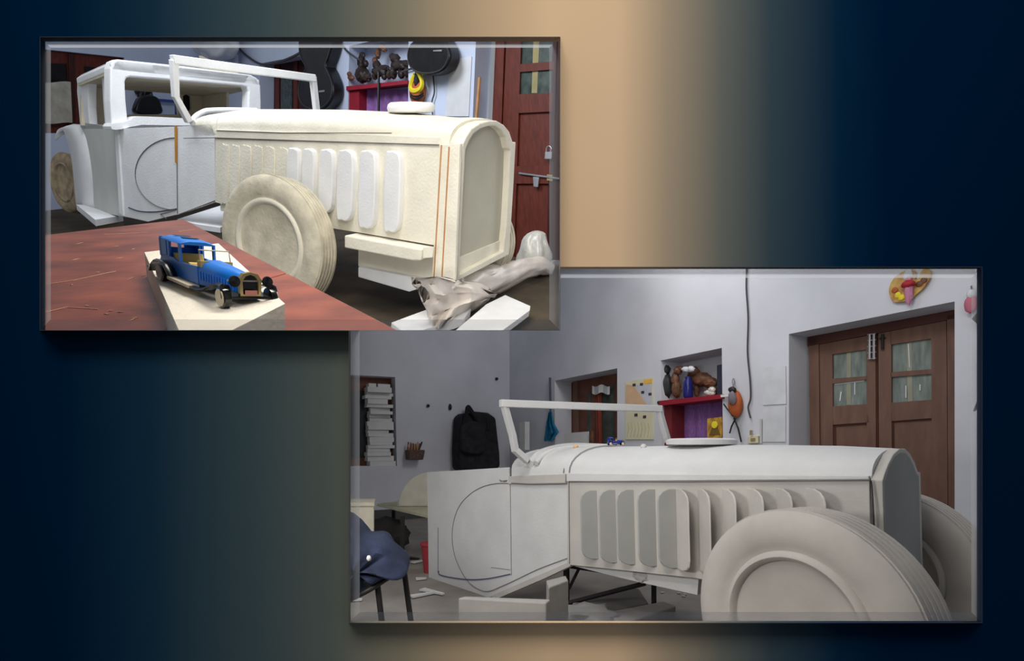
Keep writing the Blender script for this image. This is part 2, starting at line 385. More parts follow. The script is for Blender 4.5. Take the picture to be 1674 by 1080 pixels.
# --- guitar cases
def case(L, label, hi, x, y):
    t = thing('guitar_case', label, 'instrument case', A1.at(x, y, b=bw - .1), 'guitar cases on the studio wall')
    out = smoothpath(A1.pts(L, b=bw - .02), 4, True)
    put('case_shell', prism(out, -A1.V * .22), black, t, smooth=True, bevel=.03, seg=3)
    c = sum(out, Vector()) / len(out)
    ins = [c + (p - c) * .93 - A1.V * .222 for p in out]
    put('case_piping', tube(ins + ins[:1], .008, 5), mat('case_piping', (60, 60, 64), .5), t)
    put('case_latch', prism(A1.pts(hi, b=bw - .25), A1.V * .03), steel, t)
case([(512, 40), (505, 75), (508, 95), (516, 112), (508, 128), (503, 150), (508, 172), (524, 182), (545, 180), (560, 163), (562, 140), (555, 120), (550, 108), (556, 90), (560, 70), (556, 40)], 'tall black guitar case hanging left of the shelf, mostly waist and body', [(521, 148), (530, 147), (530, 150), (521, 151)], 534, 182)
case([(700, 30), (696, 65), (686, 78), (682, 95), (686, 112), (700, 122), (722, 124), (742, 117), (752, 100), (752, 84), (744, 68), (736, 55), (734, 30)], 'black guitar case with round body hanging right of the shelf', [(708, 82), (722, 81), (722, 84), (708, 84)], 718, 124)
# --- orange ornament
t = thing('wall_ornament', 'orange terracotta basket ornament with yellow garland beside the crimson shelf', 'ornament', A1.at(681, 170, b=bw - .05))
put('basket', blob(A1.at(682, 150, b=bw - .06), (A1.at(694, 150, b=bw - .06) - A1.at(682, 150, b=bw - .06), A1.at(682, 172, b=bw - .06) - A1.at(682, 150, b=bw - .06), A1.V * .08), .03, 3, 3), orn, t, smooth=True)
put('garland', tube(smoothpath(A1.pts([(678, 122), (672, 138), (673, 147), (680, 149), (688, 144), (690, 134), (685, 120), (680, 114)], b=bw - .13), 4), .03, 6), yel, t, smooth=True)
put('figure_head', blob(A1.at(682, 128, b=bw - .1), (A1.U * .05, A1.V * .05, A1.Z * .12), .1, 3, 2), blackcloth, t, smooth=True)
for y in (157, 161): put('basket_band', tube(smoothpath(A1.pts([(671, y - 4), (676, y), (684, y), (692, y - 5)], b=bw - .13), 3), .012, 5), darkm, t)
def cable(fr, L, k, r, label, name='cable', m=None, cat='cable'):
    put(name, tube(smoothpath(fr.pts(L, **k), 6), r, 6), m or wire, label=label, cat=cat, smooth=True)
cable(A1, [(384, 70), (400, 88), (425, 104), (450, 103), (480, 92), (508, 75)], dict(b=bw - .04), .018, 'dark cable sagging along the wall above the middle door')
cable(A1, [(556, 68), (566, 82), (580, 93), (588, 98)], dict(b=bw - .04), .014, 'short dark cable between the tall guitar case and the niche')
cable(A1, [(708, 124), (710, 150), (706, 168), (708, 195)], dict(b=bw - .04), .010, 'thin cable hanging below the round guitar case')
cable(A1, [(656, 118), (670, 113), (684, 110)], dict(b=bw - .04), .012, 'short black cord reaching out of the niche to the guitar case')
put('wooden_stick', tube(A1.pts([(784, 127), (777, 215)], b=bw - .06), .02, 6), wood, label='thin raw wooden stick leaning on the wall beside the red door', cat='stick')
for i, L in enumerate([[(737, 98), (771, 92), (766, 190), (727, 190)]]):
    put('wall_chart', prism(A1.pts(L, b=bw - .012), A1.V * .008), paper, label='faint white paper chart on the wall below the round guitar case', cat='paper')
# hanging pale sheet near the ceiling
c0 = A1.at(352, 78, b=bw - .4)
ux = A1.at(386, 78, b=bw - .4) - c0; uz = A1.at(352, 100, b=bw - .4) - c0
put('hanging_plastic_sack', blob(c0 - uz * .35, (ux * .95, uz * 1.35, A1.V * .3), .16, 2, 4), mat('pale_plastic', (214, 218, 226), .5, .06, 6, .5, 14), smooth=True, label='pale plastic sack hanging under the ceiling above the cab', cat='sack')
put('wall_pipe', tube(A1.pts([(386, 88), (386, 125)], b=bw - .1), .05, 6), wall1m, label='short white pipe down the wall below the plastic sack', cat='pipe')
put('pipe_clamp', blob(A1.at(383, 69, b=bw - .15), (A1.U * .12, A1.V * .08, A1.Z * .12), .2, 4, 2), darkm, label='grey clamp where the cable starts beside the plastic sack', cat='clamp')
# things seen through the cab: stand just behind it
t = thing('hanging_bag', 'black bag with handles seen hanging behind the cab window', 'bag', A1.at(236, 185, a=ac - .3))
kk = dict(a=ac - .3)
put('bag_body', prism(smoothpath(A1.pts([(217, 186), (219, 166), (226, 158), (240, 156), (252, 161), (257, 172), (257, 186)], **kk), 3, True), -A1.U * .3), black, t, bevel=.05, smooth=True)
put('handle', tube(smoothpath(A1.pts([(228, 160), (231, 150), (234, 156), (238, 149), (246, 152), (244, 160)], **kk), 4), .04, 6), black, t)
put('coat_hook_rail', tube(A1.pts([(222, 150), (247, 151)], a=ac - .1), .05, 6), darkm, label='dark hook rail above the black bag behind the cab', cat='hook rail')
put('blue_picture_frame', ringprism(A1.pts([(256, 161), (292, 164), (292, 190), (256, 190)], a=ac - .2), A1.pts([(260, 166), (288, 168), (288, 188), (260, 188)], a=ac - .2), A1.U * .1), mat('blue_paint', (52, 74, 140), .5), label='blue wooden frame seen through the cab beside the black bag', cat='frame')

# ------------------------------------------------------------------ wheels
def tyre(parent, c, ax, R, w, m, name='tyre', grooves=5, rim=.62, hubm=None, face_in=.04):
    """ax points to the viewer's side; tread with circumferential grooves, dished disc inside"""
    prof = [(rim * R * .92, -w * .5), (R * .8, -w * .52), (R * .93, -w * .46)]
    n = grooves
    for i in range(n):
        y0 = -w * .40 + i * w * .8 / n; s = w * .8 / n
        prof += [(R * .995, y0), (R * 1.0, y0 + s * .42), (R * 1.0, y0 + s * .75), (R * .975, y0 + s * .80), (R * .975, y0 + s * .95)]
    prof += [(R * .985, w * .40), (R * .95, w * .47), (R * .88, w * .53), (R * .80, w * .55), (R * .70, w * .52), (rim * R * 1.03, w * .42)]
    o = put(name, lathe(c, ax, prof, 72), m, parent, smooth=True)
    h = hubm or m; parent = o
    put('rim', lathe(c, ax, [(rim * R * 1.08, w * .2), (rim * R * 1.08, w * .45), (rim * R * 1.05, w * .53), (rim * R * .99, w * .55), (rim * R * .94, w * .50), (rim * R * .90, w * .2), (rim * R * .90, -w * .3)], 72), h, parent, smooth=True)
    put('hub_disc', lathe(c, ax, [(.001, w * .28 ), (rim * R * .35, w * .28), (rim * R * .58, w * .22), (rim * R * .66, w * .10), (rim * R * .92, -w * .02), (rim * R * .92, -w * .2)], 72), h, parent, smooth=True)
    return o

# ------------------------------------------------------------------ the big white car in the studio
B = C1.abh(470, 505, h=0)[1] + .3
car = thing('foam_car', 'life size white foam vintage car with closed cab and cream hood behind the table', 'car', C1.P(5.0, B + .4, 0))
af = C1.abh(756, 234, b=B)[0]
def S1(L, off=0): return C1.pts(L, b=B - off)
# radiator shell: front face outline on plane a = af
def Ff(L, off=0): return C1.pts(L, a=af - off)
out_arch = [(746.6, 460), (749, 400), (753, 320), (757, 234), (763, 222), (771, 210), (785, 201), (800, 197), (812, 197), (824, 204), (833, 215), (838.5, 232), (843.5, 232), (840, 300), (836, 365), (832, 416)]
in_arch = [(751, 449), (753, 400), (757, 320), (761, 245), (767, 231), (774, 219), (786, 210), (799, 206), (810, 206), (820, 213), (827, 224), (831, 242), (834, 246), (832, 300), (828, 365), (823, 411)]
put('radiator_shell', ringprism(Ff(out_arch), Ff(in_arch), C1.U * .22), cream, car, bevel=.008)
put('radiator_face', prism([p + C1.U * .06 for p in Ff(in_arch)], C1.U * .03), mat('studio_shaded_board', (198, 194, 176), .8, .04, 3), car)  # board colour greyed to carry the shade of the front face
put('radiator_bottom_board', prism([p + C1.U * .045 for p in Ff([(752, 425), (826, 394), (824, 411), (751, 449)])], C1.U * .02), cream, car)
put('shell_side_board', prism(S1([(722, 236), (756, 234), (746.5, 460), (710, 455)], .0), -C1.V * .03), cream, car, bevel=.005)
for L in ([(721.5, 237), (709, 455)], [(734, 240), (722, 458)]):
    put('glue_seam', tube(S1(L, .034), .006, 5), seam, car)
# hood body: stations front -> rear
def station(a, bn, ht, hc, bf, hb, k=14, p=2.4):
    pts = [C1.P(a, bn, hb)]
    for i in range(k + 1):
        th = math.pi * i / k
        x = -math.cos(th); y = math.sin(th)
        x = math.copysign(abs(x) ** (2 / p * .95), x); y = abs(y) ** (2 / p)
        pts.append(C1.P(a, (bn + bf) / 2 + (bf - bn) / 2 * x, ht + (hc - ht) * y))
    pts.append(C1.P(a, bf, hb)); return pts
ar = C1.abh(354, 225, b=B)[0]; ad = C1.abh(290, 225, b=B)[0]
hb1 = C1.abh(709, 400, b=B)[2]; hb2 = C1.abh(586, 379, b=B)[2]
def Hs(x, y): return C1.abh(x, y, b=B)
stn = []
for x, yt, hc, wd_ in ((722, 221, 1.50, .72), (690, 219, 1.508, .76), (600, 214, 1.55, .84), (500, 209, 1.575, .9), (420, 205, 1.585, .95), (354, 204, 1.59, 1.0)):
    q = Hs(x, yt); stn.append(station(q[0], B, q[2], hc, B + wd_, .68))
put('hood', loft(stn), cream, car, smooth=True)
q = Hs(722, 221)
put('hood_front_band', loft([station(af + .12, B, Hs(757, 232)[2], 1.503, B + .71, 1.2), station(q[0] + .02, B - .004, q[2], 1.512, B + .73, 1.2)]), cream, car, smooth=True)
put('side_strip', prism(S1([(354, 212), (722, 224), (722, 236.5), (354, 226)], .0), -C1.V * .02), cream, car, bevel=.004)
put('hood_side', prism(S1([(354, 227), (722, 237.5), (711, 400), (586, 379), (480, 362), (354, 330)], .0), -C1.V * .015), cream, car)
for L in ([(300, 226), (354, 225), (500, 230), (720, 237)], [(354, 213), (460, 217), (640, 217.5)]):
    put('pencil_line', tube(S1(L, .022), .004, 4), pencil, car)
put('side_beam', prism(S1([(585, 380), (710, 402), (708, 420), (694, 420), (585, 400)], -.02), -C1.V * .15), cream, car, bevel=.01)
put('side_beam_end', prism(S1([(694, 404), (711, 403), (709, 420), (694, 421)], .125), -C1.V * .015), cream, car)
put('lower_rail', prism(S1([(585, 398), (711, 418), (705, 458), (690, 458), (585, 436)], -.10), C1.V * .2), cream, car, bevel=.01)
put('lower_plank', prism(S1([(585, 436), (700, 458), (690, 470), (668, 477), (585, 453)], -.05), C1.V * .3), foam, car, bevel=.01)
# raised louvers
def pill(x, w, yt, yb, dep, sk=-.02):
    L = [(x - w, yt + w * .9), (x - w * .3, yt), (x + w * .4, yt + 1), (x + w, yt + w * 1.4), (x + w + sk * (yb - yt), yb - w * 1.4), (x + w * .4 + sk * (yb - yt), yb + 1), (x - w * .3 + sk * (yb - yt), yb), (x - w + sk * (yb - yt), yb - w * .8)]
    put('louver', prism(smoothpath(S1(L, .012), 3, True), -C1.V * dep), foam if dep > .02 else cream, car, smooth=True, bevel=.008 if dep > .02 else 0)
for x, w, yt, yb, dep in ((650, 12, 247, 376, .06), (609, 12.5, 246, 370, .06), (573, 12, 245, 358, .06), (541, 10.5, 244, 345, .055), (511, 9, 243, 338, .05), (486, 8.5, 242, 334, .05),
                          (464, 8, 242, 332, .012), (442, 8, 240, 331, .012), (423, 7.5, 239, 331, .012), (404, 7.5, 238, 331, .012), (386, 7, 238, 331, .012), (370, 6, 237, 331, .012)):
    pill(x, w, yt, yb, dep)
# door panel and cowl
put('door_panel', prism(S1([(192, 210), (287, 207), (345, 203), (354, 226), (354, 328), (290, 350), (242, 362), (201, 353)], .0), C1.V * .06), foam, car)
put('cowl', loft([station(ar - .002, B, Hs(354, 204)[2], 1.59, B + 1.0, 1.36), station(C1.abh(317, 204, b=B)[0], B, Hs(317, 204)[2], 1.56, B + 1.02, 1.36)]), cream, car, smooth=True)
put('cowl_molding', tube(smoothpath([C1.at(x, y, b=b_) for x, y, b_ in ((314, 200, B - .02), (320, 192, B + .1), (328, 186, B + .22), (341, 181.5, B + .35), (375, 180.5, B + .5), (420, 181, B + .8))], 5), .03, 8), foam, car, smooth=True)
el = []
for i in range(25):
    th = math.pi * (.5 + i / 24 * 1.0)
    el.append((287 + 66 * math.cos(th) * 1.0, 284 - 59 * math.sin(th)))
put('pencil_line', tube(S1(el[::1] + [(262, 350), (272, 357)], .004), .005, 4), pencil, car)
put('pencil_line', tube(smoothpath(S1([(210, 339), (228, 345), (255, 346), (290, 341)], .004), 4), .006, 4), bluep, car)
put('pencil_line', tube(S1([(289, 225), (290, 349)], .004), .005, 4), pencil, car)
put('tape_stripe', prism(S1([(286.5, 206), (289.5, 206), (289.5, 266), (287.5, 266)], .006), -C1.V * .01), orange, car)
put('pencil_line', tube(S1([(352, 226), (353, 326)], .004), .006, 4), pencil, car)
put('pencil_line', tube(S1([(294, 350), (354, 327), (358, 331)], .004), .006, 4), pencil, car)
put('floor_board', prism([C1.at(x, y, h=.52) for x, y in ((290, 358), (360, 336), (400, 350), (360, 372), (320, 366))], -C1.Z * .05), foam, car)
# cab
acab = C1.abh(186, 98, b=B)[0]
def G(L, off=0): return C1.pts(L, a=acab + off)
fo = [(183, 212), (180.5, 165), (180.5, 112), (184, 101), (193, 97), (300, 108), (408, 122), (420, 127), (426, 140), (427, 165), (427, 200), (350, 212)]
fi = [(209, 197), (206, 165), (204.5, 134), (207, 127.5), (214, 125), (300, 132), (396, 140), (404, 142), (407, 149), (406, 165), (406, 190), (300, 194)]
put('cab_front_frame', ringprism(G(fo), G(fi), C1.U * .16), foam, car, bevel=.015)
put('cab_sill', prism(smoothpath(G([(183, 211), (200, 211), (232, 204), (300, 205), (380, 200), (380, 196), (298, 193), (228, 190), (214, 196), (200, 200), (184, 202)], -.06), 2, True), C1.U * .2), foam, car)
def S1b(L, off=0): # rear body side bent outward to follow the image
    return [on(x, y, SB0 + SBn * off, SBn) for x, y in L]
SB0 = C1.P(acab, B, 0); rwp = C1.P(acab + 2.5, B + .35, 0)
SBn = (rwp - SB0).cross(C1.Z).normalized()
if SBn.y < 0: SBn = -SBn
so = [(181, 211), (181, 165), (183, 99), (158, 110), (134, 121), (126, 128), (125.5, 150), (128, 175), (131, 211)]
si = [(171, 204), (168, 165), (166, 123), (158, 126), (149, 130), (144, 133), (143.5, 150), (144, 175), (146, 202)]
put('cab_side_frame', ringprism(S1b(so), S1b(si), SBn * .09), foam, car, bevel=.012)
rr = [(186, 97), (410, 122), (425, 132)]
rear = S1b([(126, 128)])[0]
far_front = G([(426, 132)], 0)[0]
fl_, fr_ = G([(181, 104)])[0], G([(424, 131)])[0]
fl2, fr2 = G([(190, 97.5)])[0], G([(411, 122.5)])[0]
rl = S1b([(127, 127)])[0]; vec = rl - S1b([(183, 103)])[0]
put('cab_roof', loft([[fl_, fl2, fr2, fr_, fr_ - C1.Z * .06, fl_ - C1.Z * .06], [p + vec for p in (fl_, fl2, fr2, fr_, fr_ - C1.Z * .06, fl_ - C1.Z * .06)]]), foam, car, bevel=.01)
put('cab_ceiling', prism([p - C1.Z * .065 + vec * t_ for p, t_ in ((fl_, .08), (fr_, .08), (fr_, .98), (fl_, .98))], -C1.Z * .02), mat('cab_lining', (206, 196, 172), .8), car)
# rear wall of the cab with its window, far side wall with its window
arr = C1.I @ (rl - Vector((0, 0, EYE))); aback = arr[0] - .05
def Gb(L): return C1.pts(L, a=aback)
lining = MATS['cab_lining']
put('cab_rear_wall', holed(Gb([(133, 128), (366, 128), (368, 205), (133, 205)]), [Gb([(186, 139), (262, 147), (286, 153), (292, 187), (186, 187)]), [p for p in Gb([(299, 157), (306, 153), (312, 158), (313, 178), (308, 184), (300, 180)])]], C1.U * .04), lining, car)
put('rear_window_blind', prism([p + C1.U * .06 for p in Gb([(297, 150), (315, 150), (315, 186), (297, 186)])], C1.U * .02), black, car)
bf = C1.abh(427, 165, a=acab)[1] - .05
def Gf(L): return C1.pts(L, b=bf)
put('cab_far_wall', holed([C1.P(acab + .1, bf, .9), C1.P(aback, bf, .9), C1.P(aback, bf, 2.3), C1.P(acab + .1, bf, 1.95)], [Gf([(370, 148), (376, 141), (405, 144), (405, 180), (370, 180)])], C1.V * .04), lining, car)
# lower rear body, fender, running board
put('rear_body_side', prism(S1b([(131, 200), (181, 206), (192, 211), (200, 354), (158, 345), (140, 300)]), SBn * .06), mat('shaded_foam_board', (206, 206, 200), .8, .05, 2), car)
put('corner_post', prism(S1([(187, 210), (192, 210), (201, 353), (195, 348)], .02), C1.V * .05), foam, car)
Lc = [(91, 226), (93, 214), (100, 209), (104, 214), (110, 232), (117, 262), (121, 300), (124, 335)]
Rc = [(112, 208), (118, 203), (126, 203), (136, 206), (146, 226), (153, 262), (157, 300), (158.5, 340)]
g1 = [[S1b([l], -.10)[0], S1b([((l[0] + r[0]) / 2, (l[1] + r[1]) / 2 - 1)], -.05)[0], S1b([r], .02)[0]] for l, r in zip(Lc, Rc)]
g2 = [smoothpath([r[j] for r in g1], 4) for j in range(3)]
fd = put('rear_fender', loft(g2, cap=False, closed=False), foam, car, smooth=True)
md = fd.modifiers.new('solid', 'SOLIDIFY'); md.thickness = .04
rb = [S1b([(124.5, 334)], -.15)[0], S1b([(155.5, 358)], -.15)[0], S1([(200, 353)], -.0)[0], S1([(198, 338)], -.1)[0], S1b([(158, 328)], .1)[0]]
rb = [on(x, y, rb[0], C1.Z) for x, y in [(124.5, 334), (155.5, 359), (201, 352), (196, 343), (158, 336)]]
put('running_board', prism(rb, -C1.Z * .07), foam, car)
put('support_block', prism([p - C1.Z * .075 for p in [rb[1] * .92 + rb[4] * .08, rb[2], rb[3], rb[4]]], -C1.Z * .16), mat('old_wood_block', (128, 112, 84), .9), label='old wooden block propping the running board', cat='block')
# windscreen frame
P0 = C1.at(313, 200, b=B - .02); n_ = (C1.U * 1.0 + C1.Z * .12 - C1.V * .0).normalized()
def Wn(L): return [on(x, y, P0, n_) for x, y in L]
ws = thing('windscreen_part', None, None, P0) if False else None
put('windscreen_frame', merge(tube(Wn([(309, 199), (287, 158), (284, 99)]), [.045, .04, .045], 4, up=C1.U), tube(Wn([(281, 97), (514, 128)]), .05, 4, up=C1.U), tube(Wn([(511, 124), (518, 186)]), .045, 4, up=C1.U)), foam, car, bevel=.006)
# front wheel turned to fit its outline in the image, rear wheel, far wheel
R_ = .545; cw = H1.at(455, 393, b=H1.abh(470, 503, h=0)[1]); cw = H1.P(*(lambda q: (q[0], q[1], R_))(H1.I @ (cw - Vector((0, 0, EYE))) + Vector((0, 0, 1.5))))
n1 = H1.U.cross(H1.Z).normalized(); n1 = -n1 if n1.y > 0 else n1
tyre(car, cw, n1, R_, .24, rubberw, name='front_wheel', hubm=cream)
crw = S1b([(116, 300)], .12)[0]
tyre(car, crw, -SBn + Vector((.25, 0, 0)), .42, .2, tyreold, name='rear_wheel', grooves=4)
cfw = C1.at(786, 390, b=B + 1.0)
tyre(car, cfw, -C1.V, .34, .2, rubberw, name='far_front_wheel', grooves=4)
# disc on the hood
q = C1.abh(671, 190, b=B + .38); c = C1.P(q[0], B + .38, 1.575); nn = C1.Z
put('foam_disc', loft([[c + C1.Z * (hh - .03) + (C1.U * math.cos(t_) + C1.V * math.sin(t_)) * rr for t_ in [2 * math.pi * k / 48 for k in range(48)]] for rr, hh in ((.15, 0), (.185, .01), (.195, .035), (.19, .06), (.17, .075), (.02, .082))]), foam, smooth=True, label='round white foam cap lying on the hood in the bright studio', cat='disc')
# wrapped front beam, boards, bag
rings = []
path = [(715, 480, 24), (735, 484, 30), (755, 478, 32), (790, 464, 28), (825, 450, 23), (855, 440, 18), (885, 434, 13), (905, 441, 9)]
path = [(p0[0] + (p1[0] - p0[0]) * k / 4, p0[1] + (p1[1] - p0[1]) * k / 4, p0[2] + (p1[2] - p0[2]) * k / 4) for p0, p1 in zip(path, path[1:]) for k in range(4)]
for i, (x, y, r) in enumerate(path):
    c = C1.at(x, y, a=af + .16); rw = (C1.at(x, y + r, a=af + .16) - c).length
    ring = []
    for k in range(40):
        t_ = 2 * math.pi * k / 40; q = Vector((i * .33, math.cos(t_) * 1.6, math.sin(t_) * 1.6))
        cr = .20 * noise.noise(q) + .16 * (1 - abs(noise.noise(q * 2.1 + Vector((7, 0, 0)))) * 3) * .6
        ring.append(c + (C1.Z * math.cos(t_) + C1.U * math.sin(t_) * .7) * rw * (.92 + cr))
    rings.append(ring)
put('wrapped_bumper', loft(rings), wrap, car, smooth=True, label='front beam wrapped in crumpled clear plastic')
rows = []
ctl = [(452, 672, 770), (466, 676, 800), (482, 686, 812), (496, 692, 800), (508, 697, 778), (518, 700, 758), (528, 703, 742), (538, 706, 728)]
for j, (y, x0, x1) in enumerate([tuple(a_ + (b_ - a_) * k / 3 for a_, b_ in zip(p0, p1)) for p0, p1 in zip(ctl, ctl[1:]) for k in range(3)] + [ctl[-1]]):
    row = []
    for i in range(34):
        f_ = i / 33; fold = .035 * math.sin(f_ * 13 + j * .22) + .05 * noise.noise(Vector((f_ * 5, j * .33, 3))) - .10 * math.sin(f_ * math.pi)
        row.append(C1.at(x0 + (x1 - x0) * f_, y + 3 * math.sin(f_ * 9 + j) + (6 * f_ if j < 6 else -4 * f_), a=af - .03 + fold))
    rows.append(row)
pw = put('plastic_wrap_end', loft(rows, cap=False, closed=False), wrap, car, smooth=True)
pm = pw.modifiers.new('solid', 'SOLIDIFY'); pm.thickness = .006
for sp, lb in (([(640, 527), (748, 487), (770, 505), (760, 518), (690, 539.5), (655, 539.5)], 'white foam board lying on the floor at the table corner'),
               ([(795, 497), (826, 482), (867, 500), (866, 507), (822, 539.5), (745, 539.5)], 'thick white foam board on the floor under the wrapped beam')):
    put('foam_board', prism([C1.at(x, y, h=.12) for x, y in sp], -C1.Z * (.07 if sp[0][0] < 700 else .05)), foam, label=lb, cat='board', bevel=.01)
c = C1.at(872, 412, a=af + .35)
t = thing('plastic_bag', 'crumpled clear plastic bag in front of the red door', 'bag', c - C1.Z * .2)
def cone_bag(c, s):
    gs = []
    for j, (hh, rr) in enumerate(((.22, .02), (.20, .10), (.12, .13), (.04, .15), (-.04, .20), (-.10, .19), (-.17, .16))):
        gs.append([c + C1.Z * hh + (C1.V * math.cos(t_) + C1.U * math.sin(t_)) * rr * (1 + .5 * noise.noise(Vector((math.cos(t_) * 2, math.sin(t_) * 2, j * .8 + s)))) for t_ in [2 * math.pi * k / 26 for k in range(26)]])
    return loft(gs)
put('bag_body', cone_bag(c, 0), plastic, t, sub=1, smooth=True)
put('bag_knot', blob(c - C1.Z * .16 + C1.V * .2, (C1.V * .1, C1.Z * .05, C1.U * .07), .5, 4, 3), plastic, t, smooth=True)

# ------------------------------------------------------------------ table, foam block and toy
TH = 1.0
T1 = lambda x, y, h=TH: C1.at(x, y, h=h)
tb = thing('work_table', 'worn red brown table in front of the foam car, bearing the white block', 'table', C1.P(*(C1.abh(300, 360, h=TH)[:2]), 0) if False else T1(300, 360) - C1.Z * TH)
m_ = T1(470, 446)
put('table_top', prism([T1(x, y) for x, y in [(20, 390), (300, 358), (468, 445.5), (436, 455)] + [(434, 456), (250, 548), (20, 560)]], -C1.Z * .045), tablem, tb, bevel=.004)
put('table_top_leaf', prism([T1(x, y) for x, y in [(437, 456), (470, 446.5), (654, 541), (560, 541), (430, 548), (251, 549)]], -C1.Z * .045), tablem, tb, bevel=.004)
for x, y in ((298, 362), (60, 392)):
    p = T1(x, y) + (T1(300, 500) - T1(300, 362)).normalized() * .12 - C1.Z * .045
    put('leg', prism([p + C1.U * .03, p + C1.V * .03, p - C1.U * .03, p - C1.V * .03], -C1.Z * .9), tablem, tb)
rnd = random.Random(3)
sc = []
for _ in range(16):
    x, y = rnd.uniform(75, 235), rnd.uniform(395, 525); l = rnd.uniform(3, 14); an = rnd.uniform(-.5, .1)
    sc.append(tube([T1(x, y, TH + .001), T1(x + l * .5, y + l * an * .5, TH + .0015), T1(x + l, y + l * an, TH + .001)], [.0006, .0016, .0006], 4))
for L in ([(66, 466), (120, 458), (170, 447), (190, 443)], [(66, 512), (110, 502), (160, 505)], [(292, 378), (318, 375)], [(170, 383), (240, 380)]):
    sc.append(tube([T1(x, y, TH + .001) for x, y in L], .0014, 4))
put('scratches', merge(*sc), scratch, tb, kind='stuff')
BH = .085
def bt(x, y): return C1.at(x, y, h=TH + BH)
blk = [bt(236, 412), bt(357, 397.5), bt(466, 496), bt(300, 545)]
blk = [bt(x, y) for x, y in [(236, 412), (357, 397.5), (410, 446), (466, 496), (380, 539), (292, 539)]]
put('foam_block', prism(blk, -C1.Z * (BH - .001)), mat('bright_block_foam', (240, 230, 212), .75, .03, 9, .3, 60), bevel=.006, label='white foam block on the red table under the blue toy car', cat='block')

